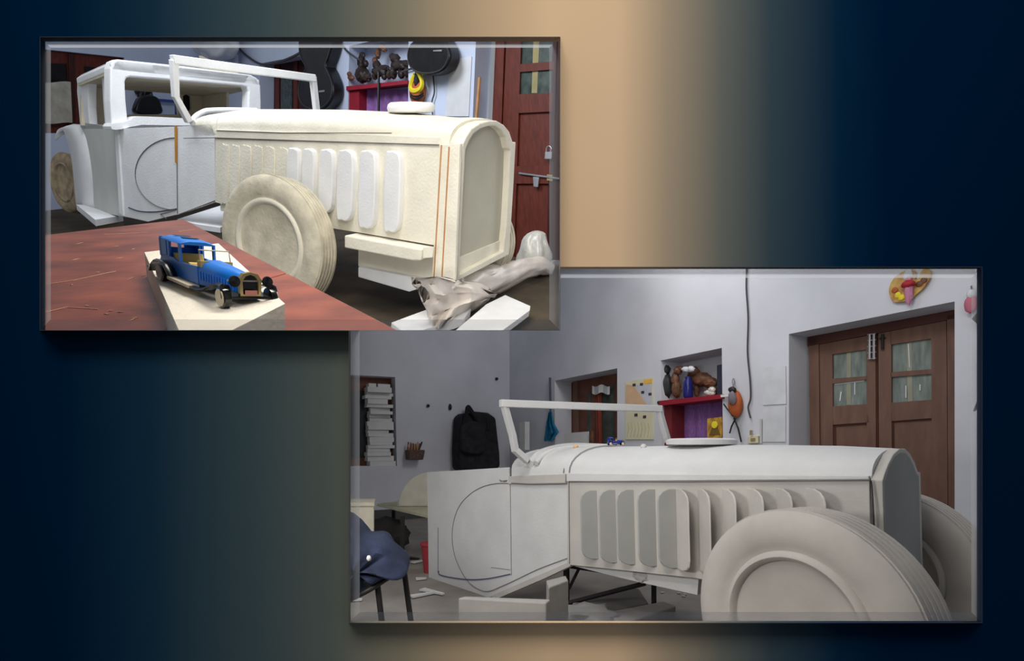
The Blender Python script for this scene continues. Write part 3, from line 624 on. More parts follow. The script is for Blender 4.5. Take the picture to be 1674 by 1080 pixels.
def toy(FN, RN, up, right, main, dark, label, base_h=0, detail=True, group=None, kf=1.0, kh=1.0):
    """small vintage car; FN, RN: ground points of the near front and near rear wheel, right: towards its far side"""
    fwd = (FN - RN); wb = fwd.length; u = right.length / .46 if right.length < wb else wb; x = fwd.normalized(); z = up.normalized(); y = (right - x * right.dot(x) - z * right.dot(z)).normalized()
    O = RN
    def P(a, b, h): return O + x * ((a if a < 1 else 1 + (a - 1) * kf) * wb) + y * (b * u) + z * (h * u * kh)
    t = thing('toy_car', label, 'toy car', (FN + RN) / 2 + y * wb * .23, group)
    W = .46; r = .125
    for a in (0, 1.0):
        for b, s in ((0, -1), (W, 1)):
            w = put('wheel', lathe(P(a, b, r), y * s, [(q_ * r * u * kh, d_ * u) for q_, d_ in ((.6, -.03), (1, -.03), (1.02, 0), (.98, .03), (.8, .038))], 28), toyblack, t, smooth=True)
            put('hub', lathe(P(a, b, r), y * s, [(q_ * r * u * kh, d_ * u) for q_, d_ in ((.84, -.01), (.82, .048), (.5, .042), (.2, .055), (.001, .058))], 24), toycream, w, smooth=True)
    put('chassis', prism([P(-.15, .08, .12), P(1.12, .12, .12), P(1.12, W - .12, .12), P(-.15, W - .08, .12)], z * (.05 * u)), dark, t)
    # fenders
    for b in (0, W):
        s = 1 if b == 0 else -1
        def fen(pts, w1=.05):
            return loft([[P(a, b - w1 * s * 1, h), P(a, b - w1 * .3 * s, h + .02), P(a, b + w1 * s, h), P(a, b + w1 * s, h - .014), P(a, b - w1 * s, h - .014)] for a, h in pts])
        put('front_fender', fen([(1.17, .14), (1.13, .23), (1.05, .275), (.95, .275), (.86, .23), (.76, .15), (.66, .11), (.5, .10)]), dark, t, smooth=True)
        put('rear_fender', fen([(-.19, .10), (-.15, .2), (-.08, .27), (.02, .285), (.1, .25), (.16, .17), (.2, .11)]), dark, t, smooth=True)
        put('running_board', prism([P(.18, b - .06 * s, .085), P(.55, b - .06 * s, .085), P(.55, b + .05 * s, .085), P(.18, b + .05 * s, .085)], z * (.03 * u)), toycream, t, bevel=.003 * u)
    def st(a, w, h0, h1, k=.35):
        c = W / 2
        return [P(a, c - w, h0), P(a, c - w, h1 - (h1 - h0) * k), P(a, c - w * .75, h1 - (h1 - h0) * .1), P(a, c - w * .3, h1), P(a, c + w * .3, h1), P(a, c + w * .75, h1 - (h1 - h0) * .1), P(a, c + w, h1 - (h1 - h0) * k), P(a, c + w, h0)]
    put('hood', loft([st(1.04, .085, .15, .40), st(1.0, .10, .15, .41), st(.7, .145, .14, .435), st(.52, .175, .13, .45)]), main, t, smooth=True)
    if detail:
        for i in range(13):
            a = .56 + i * .033; w = .175 - (a - .52) * .155
            put('louver', prism([P(a, W / 2 - w - .004, .2), P(a + .012, W / 2 - w - .004, .2), P(a + .012, W / 2 - w - .004, .31), P(a, W / 2 - w - .004, .31)], -y * (.008 * u)), main, t)
    put('body_side', prism([P(-.06, .045, .13), P(.53, .05, .13), P(.53, .05, .36), P(.42, .05, .35), P(.2, .05, .33), P(.12, .05, .36), P(-.1, .05, .37), P(-.14, .05, .25)], y * (.02 * u)), main, t)
    put('body_side', prism([P(-.06, W - .065, .13), P(.53, W - .065, .13), P(.53, W - .065, .36), P(.42, W - .065, .35), P(.2, W - .065, .33), P(.12, W - .065, .36), P(-.1, W - .065, .37), P(-.14, W - .065, .25)], y * (.02 * u)), main, t)
    put('body_tail', loft([[P(-.10, .06, h0), P(-.10, W - .06, h0), P(-.16 - e, W - .1, h0), P(-.16 - e, .1, h0)] for h0, e in ((.14, -.02), (.25, .02), (.37, 0), (.46, -.04))]), main, t, smooth=True)
    put('floor', prism([P(-.1, .06, .15), P(.53, .06, .15), P(.53, W - .06, .15), P(-.1, W - .06, .15)], z * (.02 * u)), dark, t)
    for a, hh in ((.10, .42), (.36, .36)):
        put('seat_back', prism([P(a, .08, .17), P(a + .04, .08, .17), P(a - .01, .08, hh), P(a - .04, .08, hh)], y * ((W - .16) * u)), toytan, t, bevel=.01 * u)
        put('seat_cushion', prism([P(a + .03, .08, .2), P(a + .15, .08, .2), P(a + .15, .08, .28), P(a + .03, .08, .28)], y * ((W - .16) * u)), toytan, t, bevel=.015 * u)
    put('dashboard', prism([P(.50, .07, .36), P(.56, .07, .36), P(.56, .07, .44), P(.50, .07, .43)], y * ((W - .14) * u)), toytan, t)
    # cab: pillars and roof
    for a in (-.12, .02, .22):
        for b in (.05, W - .065):
            put('cab_pillar', prism([P(a, b, .33), P(a + .03, b, .33), P(a + .03, b, .585), P(a, b, .585)], y * (.02 * u)), main, t)
    for b in (.05, W - .065): put('cab_quarter', prism([P(-.13, b, .33), P(0, b, .33), P(0, b, .585), P(-.13, b, .575)], y * (.018 * u)), main, t)
    put('cab_back', holed([P(-.13, .05, .35), P(-.13, W - .05, .35), P(-.115, W - .05, .6), P(-.115, .05, .6)], [[P(-.127, .16, .43), P(-.127, W - .16, .43), P(-.12, W - .16, .53), P(-.12, .16, .53)]], x * (.02 * u)), main, t)
    put('roof', loft([[P(a, .05, .57), P(a, .07, .60 + e), P(a, .15, .625 + e), P(a, W - .15, .625 + e), P(a, W - .07, .60 + e), P(a, W - .05, .57)] for a, e in ((-.14, -.02), (-.09, 0), (.1, .01), (.23, 0), (.26, -.012))]), main, t, smooth=True)
    if detail:
        put('roof_rack', merge(*[prism([P(a, .15, .638), P(a + .05, .15, .638), P(a + .05, .31, .638), P(a, .31, .638)], z * (.004 * u)) for a in (-.04, .1)]), mat('toy_roof_trim', (60, 66, 78), .4), t)
    put('windscreen', tube([P(.54, .08, .43), P(.52, .08, .57), P(.52, W - .08, .57), P(.54, W - .08, .43)], .007 * u, 5), toycream, t)
    rs = [P(1.05, W / 2 + dx * .1, h) for dx, h in ((-1, .15), (-1.08, .36), (-.7, .43), (0, .45), (.7, .43), (1.08, .36), (1, .15))]
    ri = [P(1.05, W / 2 + dx * .075, h) for dx, h in ((-1, .18), (-1.05, .345), (-.6, .40), (0, .42), (.6, .40), (1.05, .345), (1, .18))]
    put('radiator_shell', ringprism(rs, ri, x * (.05 * u)), brass, t)
    put('radiator_grille', prism([p + x * (.015 * u) for p in ri], x * (.01 * u)), dark, t)
    put('headlight_bar', tube([P(1.12, .02, .34), P(1.12, W - .02, .34)], .009 * u, 6), steel, t)
    for b in (.07, W - .07):
        put('headlight', lathe(P(1.08, b, .34), x, [(.012 * u, 0), (.04 * u, .02 * u), (.055 * u, .05 * u), (.052 * u, .062 * u), (.001, .066 * u)], 20), dark if b < .1 and False else toyblack, t, smooth=True)
    put('bumper', tube([P(1.2, 0, .15), P(1.24, .05, .14), P(1.24, W - .05, .14), P(1.2, W, .15)], .014 * u, 6), dark, t, smooth=True)
    put('number_plate', prism([P(1.22, W / 2 - .06, .17), P(1.22, W / 2 + .06, .17), P(1.22, W / 2 + .06, .23), P(1.22, W / 2 - .06, .23)], x * (.006 * u)), mat('toy_pink_plate', (200, 130, 120), .5), t)
    put('rear_bumper', tube([P(-.2, -.05, .15), P(-.25, .05, .15), P(-.25, W - .05, .15), P(-.2, W + .05, .15)], .01 * u, 6), steel, t)
    return t
toy(bt(367, 503), bt(268, 459), C1.Z, bt(421, 482) - bt(367, 503), toyblue, toyblack, 'bright blue vintage toy car with black fenders standing on the white foam block', kf=.2, kh=.78)

# studio meshes cut by a plane through the camera at the opening's lower edge
cut_n = ray(0, 540).cross(ray(1000, 540)).normalized()
if cut_n.z > 0: cut_n = -cut_n
studio = [o for o in bpy.data.objects if o.type == 'MESH' and o.name not in made_before and not o.name.startswith('leg')]
for o in studio:
    eye = Vector((0, 0, EYE)) - Vector(o['_o'])
    if max((v.co - eye).dot(cut_n) for v in o.data.vertices) < .0005: continue
    bm = bmesh.new(); bm.from_mesh(o.data)
    r_ = bmesh.ops.bisect_plane(bm, geom=bm.verts[:] + bm.edges[:] + bm.faces[:], plane_co=eye, plane_no=cut_n, clear_outer=True)
    ed = [e for e in bm.edges if e.is_boundary]
    if ed: bmesh.ops.holes_fill(bm, edges=ed, sides=0)
    bm.to_mesh(o.data); bm.free()

# ================================================================== ROOM 2: WORKSHOP (lower right opening)
bw2 = R2.abh(1289.6, 545.8, b=5.21)[1]
ac2 = R2.abh(833, 600, b=bw2)[0]
TOP = 4.6
rec = .42
def B2(L, off=0): return R2.pts(L, b=bw2 + off)
def down(L):  # px list whose last two points go to the floor
    p = [R2.abh(x, y, b=bw2) for x, y in L]; return p
def hole_to_floor(x0, y0, x1, y1):
    p0, p1 = R2.abh(x0, y0, b=bw2), R2.abh(x1, y1, b=bw2)
    return [R2.P(*p0), R2.P(*p1), R2.P(p1[0], bw2, .02), R2.P(p0[0], bw2, .02)]
aR = R2.abh(1585, 600, b=bw2)[0] - 1.2
big = hole_to_floor(1289.6, 545.8, 1560.6, 492.5); mid = hole_to_floor(907, 622, 1009, 601.7)
nich = B2([(1080, 589), (1180, 568.4), (1182, 735), (1082, 735)])
struct('wall_back_workshop', holed([R2.P(ac2, bw2, -.02), R2.P(aR, bw2, -.02), R2.P(aR, bw2, TOP), R2.P(ac2, bw2, TOP)], [big, mid, nich], R2.V * rec), wall2m)
struct('wall_niche_back_workshop', prism([p + R2.V * (rec + .0) for p in B2([(1060, 550), (1200, 540), (1200, 760), (1060, 760)])], R2.V * .05), wall2m)
LW = [(540, 611), (646, 616), (649, 761), (540, 762)]
bL = R2.abh(560, 700, a=ac2)[1] - 2.0
struct('wall_left_workshop', holed([R2.P(ac2, bw2 + rec, -.02), R2.P(ac2, bL, -.02), R2.P(ac2, bL, 3.0 + 1.0), R2.P(ac2, bw2 + rec, 4.0)], [R2.pts(LW, a=ac2)], R2.U * .35), wall2m)
struct('floor_workshop', prism([R2.P(ac2 + .3, bL, 0), R2.P(ac2 + .3, bw2 + .5, 0), R2.P(aR, bw2 + .5, 0), Vector((4.2, 1.1, 0)), Vector((-2.6, 1.1, 0))], Vector((0, 0, -.05))), floor2m)
struct('trim_1', prism([R2.P(ac2 - .01, bL, 0), R2.P(ac2 - .01, bw2, 0), R2.P(ac2 - .01, bw2, .2), R2.P(ac2 - .01, bL, .2)], R2.U * .01), mat('dark_skirting', (84, 82, 84), .8))
# big double door
bD = rec - .06
dd = thing('door_3', None, None, R2.P(*(R2.abh(1430, 732, b=bw2 + bD)[:2]), 0), kind='structure')
def E2(L, off): return R2.pts(L, b=bw2 + bD - off)
def dpart(name, L, off, th, m, bev=0): return put(name, prism(E2(L, off), R2.V * th), m, dd, bevel=bev)
dpart('door_leaf', [(1338, 560), (1432, 540), (1434, 1010), (1342, 960)], .0, .04, brown2)
dpart('door_leaf', [(1434, 540), (1550, 512), (1553, 1090), (1436, 1010)], .0, .04, brown2)
dpart('door_frame', [(1320, 548), (1560, 500), (1562, 520), (1320, 566)], .05, .1, brown2d)
dpart('door_frame', [(1322, 552), (1338, 550), (1342, 960), (1327, 940)], .05, .1, brown2)
dpart('door_frame', [(1548, 516), (1563, 512), (1570, 1100), (1552, 1090)], .05, .1, brown2)
for L in ([(1357, 575), (1419, 567), (1420, 665), (1358, 668)], [(1453, 559), (1526, 549), (1526, 657), (1454, 662)]):
    dpart('pane', L, .005, .004, glass2)
# stiles and rails standing proud of the leaf
for L in ([(1339, 562), (1360.5, 558), (1363, 960), (1343, 960)], [(1415.5, 545), (1431, 542), (1433, 1000), (1420, 1000)], [(1436, 541), (1456.7, 537), (1459, 1000), (1438, 1000)], [(1522, 522), (1547, 516), (1551, 1080), (1525, 1060)],
          [(1360, 559), (1416, 549), (1416, 571), (1360, 579)], [(1360, 618.5), (1417, 614.5), (1417, 620), (1360, 627)], [(1360, 664), (1419, 660), (1421, 690), (1362, 694)],
          [(1456, 538), (1523, 522), (1523, 553), (1456, 563)], [(1456, 608), (1523, 603), (1523, 611), (1456, 616)], [(1457, 658), (1523, 653), (1525, 683), (1458, 688)]):
    dpart('door_rail', L, .03, .03, brown2)
for L in ([(1363, 694), (1421, 690.5), (1421, 693), (1363, 697)], [(1458, 687), (1525, 683), (1525, 686), (1458, 690)], [(1363, 694), (1365.5, 694), (1367, 800), (1365, 800)], [(1458, 687), (1460.5, 687), (1462, 800), (1460, 800)], [(1432, 545), (1434.5, 545), (1437, 900), (1434.5, 900)]):
    dpart('panel_groove', L, .012, .01, brown2d)
for L in ([(1384, 576), (1391, 575), (1391, 660), (1384, 662)], [(1482, 560), (1490, 559), (1492, 655), (1484, 656)]):
    dpart('curtain_strip', L, .008, .002, mat('pale_curtain', (150, 150, 132), .9))
for L in ([(1396.5, 624), (1398, 624), (1398, 645), (1396.5, 645)], [(1484, 562), (1486, 562), (1487.5, 600), (1486, 600)], [(1364, 627), (1413, 621), (1413, 623), (1364, 629)], [(1503, 628), (1505, 628), (1505, 638), (1503, 638)], [(1374, 640), (1376, 640), (1374, 655), (1372, 655)], [(1480, 630), (1482, 630), (1482, 650), (1480, 650)]):
    dpart('paint_splash', L, .012, .003, paper)
bo = thing('door_bolt', 'pair of bright steel tower bolts at the top of the brown door', 'bolt', R2.at(1425, 590, b=bw2 + bD - .06))
for x in (1421.5, 1428.5):
    put('bolt_rod', tube(R2.pts([(x, 546), (x, 587)], b=bw2 + bD - .06), .012, 8), steel, bo)
for y in (546, 556, 566, 576, 586): put('bolt_loop', tube(R2.pts([(1418, y + .5), (1432, y - 1)], b=bw2 + bD - .06), .006, 6), steel, bo)
bo = thing('door_bolt', 'dull dark tower bolt on the right leaf of the brown door', 'bolt', R2.at(1442, 572, b=bw2 + bD - .06))
put('bolt_rod', tube(R2.pts([(1442.5, 546), (1442.5, 571)], b=bw2 + bD - .05), .012, 8), darkm, bo)
put('bolt_loop', tube(R2.pts([(1438, 553), (1447, 552)], b=bw2 + bD - .05), .008, 6), darkm, bo)
# middle door
dm = thing('door_4', None, None, R2.P(*(R2.abh(970, 732, b=bw2 + .36)[:2]), 0), kind='structure')
put('door_leaf', prism(R2.pts([(930, 626), (1040, 600), (1040, 760), (930, 760)], b=bw2 + .36), R2.V * .05), mat('mid_door_brown', (112, 70, 58), .6, .15, 4), dm)
put('door_frame', prism(R2.pts([(937, 624), (944, 623), (944, 760), (937, 760)], b=bw2 + .33), R2.V * .05), brown2, dm)
for L in ([(960, 640), (966, 639), (966, 760), (960, 760)], [(984, 630), (1004, 628), (1004, 760), (984, 760)]):
    put('pane', prism(R2.pts(L, b=bw2 + .35), R2.V * .02), mat('dim_pane', (78, 84, 78), .4, .2, 8), dm)
put('red_scarf', loft([[R2.at(974 + i * 1.3 + (y - 640) * .02, y, b=bw2 + .28 + .02 * math.sin(i * 1.4)) for i in range(8)] for y in (640, 690, 752)], cap=False, closed=False), mat('dull_red_cloth', (140, 66, 54), .9), smooth=True, label='dull red cloth hanging down the middle door', cat='cloth')
put('white_towel', loft([[R2.at(968 + i * 3.6, y + 2 * math.sin(i * 1.1), b=bw2 + .24 + .03 * math.sin(i * 1.6)) for i in range(9)] for y in (630, 636, 643)], cap=False, closed=False), paper, smooth=True, label='bunched white towel on the hook of the middle door', cat='towel')
# niche contents
put('niche_shelf', prism([R2.at(x, y, b=bw2 - .04) for x, y in [(1077, 655), (1181, 644), (1181, 651), (1077, 663)]], R2.V * .42), shelfred, label='dark crimson shelf across the niche in the grey workshop', cat='shelf')
put('foam_strip', prism([R2.at(x, y, b=bw2 - .08) for x, y in [(1178, 645), (1192, 644), (1192, 648), (1178, 649)]], R2.V * .05), foam2, label='little white strip at the right tip of the workshop shelf', cat='strip')
put('red_backing_board', prism(B2([(1081, 662), (1098, 660), (1098, 735), (1081, 735)], .05), R2.V * .3), mat('dark_red_board', (110, 36, 44), .7), label='dark red board inside the workshop niche left of the purple cloth', cat='board')
put('purple_cloth', loft([[R2.at(1096 + i * 3.5, y, b=bw2 + .28 + .02 * math.sin(i * 1.3)) for i in range(26)] for y in (655, 735)], cap=False, closed=False), purple, smooth=True, label='purple cloth hanging below the shelf in the grey workshop', cat='cloth')
t = thing('picture_card', 'yellow picture with a dark triangle in the workshop niche', 'picture', R2.at(1168, 712, b=bw2 + .06))
put('card', prism(B2([(1156, 684), (1180, 681), (1180, 715), (1156, 716)], .06), R2.V * .02), mustard, t)
put('triangle', prism(B2([(1168, 686), (1177, 710), (1159, 711)], .05), R2.V * .008), mat('dark_yellow', (110, 84, 40), .8), t)
put('disc', lathe(R2.at(1168, 694, b=bw2 + .045), -R2.V, [(.045, 0), (.04, .004), (.001, .005)], 20), yel, t)
K2 = dict(b=bw2 + .12)
carving(R2, K2, [(1088, 630, 8, 22), (1088, 604, 6, 8), (1084, 618, 6, 12)], mat('charcoal_carving', (44, 44, 48), .6), 'tall charcoal figure at the left end of the workshop shelf')
carving(R2, K2, [(1106, 636, 6, 14), (1104, 620, 5, 12), (1108, 606, 5, 7), (1112, 602, 4, 4)], carvebrown, 'slim brown animal figure beside the blue vase')
c = R2.at(1125, 650, b=bw2 + .1)
put('blue_vase', lathe(c, Vector((0, 0, 1)), [(.05, 0), (.062, .02), (.064, .12), (.055, .2), (.035, .24), (.04, .27), (.001, .27)], 24), bottleblue, smooth=True, label='deep blue glazed vase in the middle of the workshop shelf', cat='vase')
carving(R2, dict(b=bw2 + .25), [(1146, 620, 16, 12), (1134, 608, 8, 9), (1160, 625, 12, 9), (1139, 636, 4, 13), (1166, 638, 5, 10), (1130, 616, 5, 8)], carvebrown, 'large brown buffalo carving behind the blue vase')
carving(R2, dict(b=bw2 + .08), [(1122, 604, 7, 5), (1130, 603, 5, 5)], paper, 'white faced small mask next to the brown animal figure')
carving(R2, dict(b=bw2 + .06), [(1160, 642, 8, 5), (1164, 637, 5, 5)], plastic, 'pale crumpled scrap in front of the buffalo carving')
put('dark_box', prism(B2([(1172, 597), (1181, 595), (1181, 645), (1172, 646)], .15), R2.V * .1), mat('navy_box', (48, 50, 64), .6), label='dark upright box at the right end of the workshop shelf', cat='box')
carving(R2, dict(b=bw2 - .03), [(1077, 658, 2, 3)], darkm, 'tiny dark knob at the left tip of the workshop shelf', 'wall_peg', 'peg')
# ornament in the workshop
t = thing('wall_ornament', 'orange terracotta ornament with dark figure beside the workshop niche', 'ornament', R2.at(1202, 685, b=bw2 - .05))
c = R2.at(1202, 660, b=bw2 - .06); put('basket', blob(c, (R2.at(1213, 660, b=bw2 - .06) - c, R2.at(1202, 683, b=bw2 - .06) - c, R2.V * .06), .03, 3, 3), orn, t, smooth=True)
put('figure', blob(R2.at(1197, 650, b=bw2 - .13), (R2.U * .05, R2.V * .03, R2.Z * .08), .3, 4, 2), mat('grey_figure', (120, 112, 120), .6), t, smooth=True)
put('feather', blob(R2.at(1197, 637, b=bw2 - .1), (R2.U * .05, R2.V * .03, R2.Z * .04), .3, 4, 2), carve, t, smooth=True)
put('hanging_loop', tube(smoothpath(R2.pts([(1199, 632), (1197, 624), (1199, 618), (1201, 624), (1199, 632)], b=bw2 - .04), 4), .006, 5), steel, t)
for L in ([(1203, 683), (1196, 697), (1193, 708)], [(1200, 683), (1207, 700), (1212, 722)]):
    put('tail_cord', tube(R2.pts(L, b=bw2 - .08), .01, 5), darkm, t)
cable(R2, [(1221, 436), (1220, 470), (1223, 520), (1222, 575), (1226, 620), (1227, 650), (1223, 666), (1227, 683)], dict(b=bw2 - .03), .009, 'long thin wire hanging down the workshop wall', 'hanging_wire')
cable(R2, [(1183, 660), (1192, 672), (1203, 684)], dict(b=bw2 - .09), .009, 'dark cord from the workshop shelf to the ornament', 'cord', darkm)
ps = thing('wall_poster', 'tall poster with orange and pale panels between niche and middle door', 'poster', B2([(1045, 718)], -.02)[0])
put('sheet', prism(B2([(1022.5, 623), (1067.5, 616.5), (1068.5, 718), (1022.5, 718)], -.015), R2.V * .01), mat('poster_cream', (208, 204, 176), .8, .05, 5), ps)
put('orange_area', prism(B2([(1023, 628), (1036, 630), (1046, 645), (1057, 662), (1023, 664)], -.019), R2.V * .003), mat('poster_peach', (208, 172, 140), .8), ps)
put('title_block', prism(B2([(1052, 621), (1066, 619), (1066, 626), (1052, 628)], -.019), R2.V * .003), mat('poster_orange', (226, 178, 80), .8), ps)
put('upper_sheet_field', prism(B2([(1037, 629), (1066, 627), (1066, 662), (1058, 662)], -.018), R2.V * .002), mat('poster_grey', (190, 192, 200), .8), ps)
for x, y in ((1034, 627), (1046, 626), (1048, 639), (1060, 642), (1037, 676), (1051, 679)):
    put('small_photo', prism(B2([(x, y), (x + 5, y - .5), (x + 5, y + 4), (x, y + 4.5)], -.02), R2.V * .003), mat('poster_dark', (70, 54, 66), .8), ps)
for i in range(7): put('map_line', tube(R2.pts([(1026 + i * 5.5, 690), (1028 + i * 5.5, 700), (1025 + i * 5.6, 714)], b=bw2 - .018), .003, 4), mat('map_line', (176, 172, 120), .8), ps)
put('wall_chart', prism(B2([(1247, 600), (1284, 598), (1285, 660), (1247, 662)], -.012), R2.V * .008), mat('faded_chart', (205, 206, 210), .8), label='faded white chart on the workshop wall left of the brown door', cat='paper')
put('wall_chart', prism(B2([(1247, 666), (1284, 664), (1284, 722), (1247, 722)], -.012), R2.V * .008), MATS['faded_chart'], label='lower faded sheet under the workshop wall chart', cat='paper')
t = thing('switch_box', 'small cream electric switch box above the hood in the workshop', 'switch', R2.at(1232, 724, b=bw2 - .03))
put('box', prism(B2([(1222, 713), (1239, 712), (1239, 724), (1222, 725)], -.04), R2.V * .04), mat('switch_cream', (208, 200, 170), .5), t, bevel=.005)
put('switch', prism(B2([(1227, 716), (1234, 715.5), (1234, 720), (1227, 720.5)], -.05), R2.V * .012), brass, t)
put('conduit', tube(R2.pts([(1244, 684), (1244, 724)], b=bw2 - .02), .012, 6), mat('white_conduit', (196, 196, 196), .5), t)
put('holder', tube(R2.pts([(1228, 703), (1228, 711)], b=bw2 - .05), .015, 6), brass, t)
# palette plaques
t = thing('palette_plaque', 'orange painter palette plaque with flowers above the brown door', 'wall plaque', R2.at(1480, 497, b=bw2 - .03))
Lp = [(1455, 480), (1456, 468), (1463, 455), (1473, 447), (1485, 441), (1496, 442), (1499, 450), (1497, 457), (1503, 455), (1508, 443), (1516, 439), (1523, 444), (1521, 456), (1512, 470), (1500, 481), (1488, 491), (1474, 494), (1461, 493)]
put('palette_board', prism(smoothpath(R2.pts(Lp, b=bw2 - .02), 3, True), -R2.V * .02), mat('palette_print', (206, 178, 96), .6, .3, 12, c2=(150, 92, 58)), t, bevel=.003)
put('ribbon', blob(R2.at(1486, 474, b=bw2 - .06), (R2.U * .03, R2.V * .03, R2.Z * .12), .3, 3, 3), mat('pink_cloth', (196, 130, 160), .7), t, smooth=True)
put('red_bow', blob(R2.at(1485, 464, b=bw2 - .08), (R2.U * .05, R2.V * .03, R2.Z * .03), .4, 3, 2), mat('red_ribbon', (170, 40, 50), .6), t, smooth=True)
put('pale_flower', blob(R2.at(1485, 449, b=bw2 - .05), (R2.U * .035, R2.V * .02, R2.Z * .05), .3, 3, 2), paper, t, smooth=True)
for x, y, m in ((1468, 482, yel), (1463, 474, orn), (1510, 458, carvebrown), (1503, 464, carvebrown), (1474, 486, yel)): put('painted_flower', blob(R2.at(x, y, b=bw2 - .045), (R2.U * .025, R2.V * .008, R2.Z * .025), .3, 3, 2), m, t)
t = thing('hanging_doll', 'small pink and white hanging doll at the right edge of the workshop wall', 'doll', R2.at(1586, 510, b=bw2 - .04))
put('dress', blob(R2.at(1587, 497, b=bw2 - .06), (R2.U * .04, R2.V * .03, R2.Z * .07), .2, 3, 3), mat('pink_dress', (190, 110, 130), .7), t, smooth=True)
put('head', blob(R2.at(1588, 481, b=bw2 - .06), (R2.U * .03, R2.V * .03, R2.Z * .04), .1, 3, 2), paper, t, smooth=True)
put('hook', tube(R2.pts([(1589, 474), (1588, 467)], b=bw2 - .03), .006, 5), darkm, t)
put('black_pennant', prism(R2.pts([(1592, 522), (1607, 505), (1607, 536)], b=bw2 - .05), -R2.V * .04), black, label='black pointed object at the right edge below the hanging doll', cat='wall hanging')
put('black_strap', prism(R2.pts([(1601, 585), (1606, 560), (1607, 660), (1594, 672), (1601, 655)], b=bw2 - .05), -R2.V * .04), black, label='long black strap hanging at the right edge beside the door', cat='strap')
# blue cloth, board, left column things
hbc = put('hanging_blue_cloth', loft([[R2.at(x0 + (x1 - x0) * i / 9, y + (i % 3), b=bw2 - .08 - .03 * math.sin(i * 1.9)) for i in range(10)] for y, x0, x1 in ((672, 897, 902), (690, 893, 905), (706, 891, 914), (720, 889, 903))], cap=False, closed=False), bluecloth, smooth=True, label='teal blue cloth hanging on the wall left of the middle door', cat='cloth')
put('hanging_cord', tube(R2.pts([(899, 617), (900, 674)], b=bw2 - .05), .02, 6), mat('blue_cord', (84, 92, 110), .7), hbc)
put('leaning_board', prism(R2.pts([(922, 708), (962, 705), (963, 740), (922, 740)], b=bw2 - .15), R2.V * .04), foam2, label='pale board standing in front of the middle door', cat='board')
put('wooden_strip', prism(R2.pts([(963, 704), (967, 704), (967, 740), (963, 740)], b=bw2 - .18), R2.V * .04), carvebrown, label='narrow brown strip beside the pale board', cat='strip')
put('white_post', prism(R2.pts([(849, 691), (858, 689), (858, 735), (849, 735)], b=bw2 - .3), R2.V * .1), foam2, label='short white post behind the windscreen frame', cat='post')
# left wall: shutter, foam stack, basket, backpack
w2 = struct('window_2', prism([p + R2.U * .25 for p in R2.pts([(530, 605), (660, 610), (660, 770), (530, 770)], a=ac2)], R2.U * .05), mat('shutter_brown', (120, 74, 58), .6))
put('pane', prism([p + R2.U * .22 for p in R2.pts([(572, 636), (614, 637), (614, 748), (572, 748)], a=ac2)], R2.U * .02), mat('black_glass', (44, 46, 46), .3), w2)
put('shutter_rail', prism([p + R2.U * .2 for p in R2.pts([(590, 636), (594, 636), (594, 748), (590, 748)], a=ac2)], R2.U * .03), darkm, w2)
rnd = random.Random(11)
y = 762.0; i = 0; prev = None
L = []
while y > 640:
    hgt = rnd.choice([5.2, 6.2, 7.5, 8.6]); xc = 623 + rnd.uniform(-4.5, 4.5) - (762 - y) * .015; hw = rnd.uniform(16, 22)
    L.append((xc - hw, y - hgt, xc + hw, y)); y -= hgt
n = len(L)
for i, (x0, y0, x1, y1) in enumerate(L):
    last = i == n - 1
    d0 = rnd.uniform(0, .12); sk = rnd.uniform(-.04, .04)
    P0, P1 = R2.abh(x0, y0, a=ac2 - .02 + d0), R2.abh(x1, y1, a=ac2 - .02 + d0)
    h0 = R2.abh(623, y1, a=ac2)[2]; h1 = R2.abh(623, y0, a=ac2)[2] - .002
    lab = 'white foam slab in the tall stack on the left window sill' if i not in (0, n - 1) else ('bottom white foam slab of the tall stack on the left window sill' if i == 0 else 'topmost full slab of the tall foam stack on the left sill')
    aa = ac2 - .02 + d0
    put('foam_slab', prism([R2.P(aa, P0[1], h0), R2.P(aa + sk, P1[1], h0), R2.P(aa + .25, P1[1], h0), R2.P(aa + .25, P0[1], h0)], R2.Z * (h1 - h0)), foam2, label=lab, cat='foam slab', group='foam slabs stacked on the window sill')
ht = R2.abh(623, L[-1][1], a=ac2)[2]
for x0, x1, lb in ((603, 615, 'left small foam piece on top of the foam stack'), (618, 638, 'right wider foam piece on top of the foam stack')):
    p0, p1 = R2.abh(x0, 640, a=ac2)[1], R2.abh(x1, 640, a=ac2)[1]
    put('foam_piece', prism([R2.P(ac2, p0, ht), R2.P(ac2, p1, ht), R2.P(ac2 + .2, p1, ht), R2.P(ac2 + .2, p0, ht)], R2.Z * .06), foam2, label=lb, cat='foam piece')
t = thing('pencil_basket', 'brown basket full of brushes on the left workshop wall', 'basket', R2.at(674, 751, a=ac2 - .1))
put('basket', loft([[R2.P(ac2 - .02 - d * .22, R2.abh(x, 740, a=ac2)[1], R2.abh(674, yy, a=ac2)[2]) for x, d in ((x0, 0), (x0, 1), (x1, 1), (x1, 0))] for yy, x0, x1 in ((751, 662, 685), (735, 661, 688))]), brownweave, t, bevel=.02)
rnd = random.Random(2)
for k in range(9):
    x = 666 + k * 2.3; put('brush', tube(R2.pts([(x, 738), (x + rnd.uniform(-2, 2), 727 - rnd.uniform(0, 5))], a=ac2 - .12), .014, 5), wood if k % 2 else carvebrown, t)
put('brush', tube(R2.pts([(684, 738), (690, 722)], a=ac2 - .12), .016, 5), darkm, t)
t = thing('backpack', 'large black backpack hanging on the left workshop wall', 'backpack', R2.at(770, 768, a=ac2 - .2))
bp_ = R2.pts([(738, 766), (737, 735), (739, 700), (740, 682), (747, 677), (764, 674), (785, 676), (797, 684), (799, 705), (803, 740), (804, 762), (795, 767), (765, 768), (745, 769)], a=ac2 - .02)
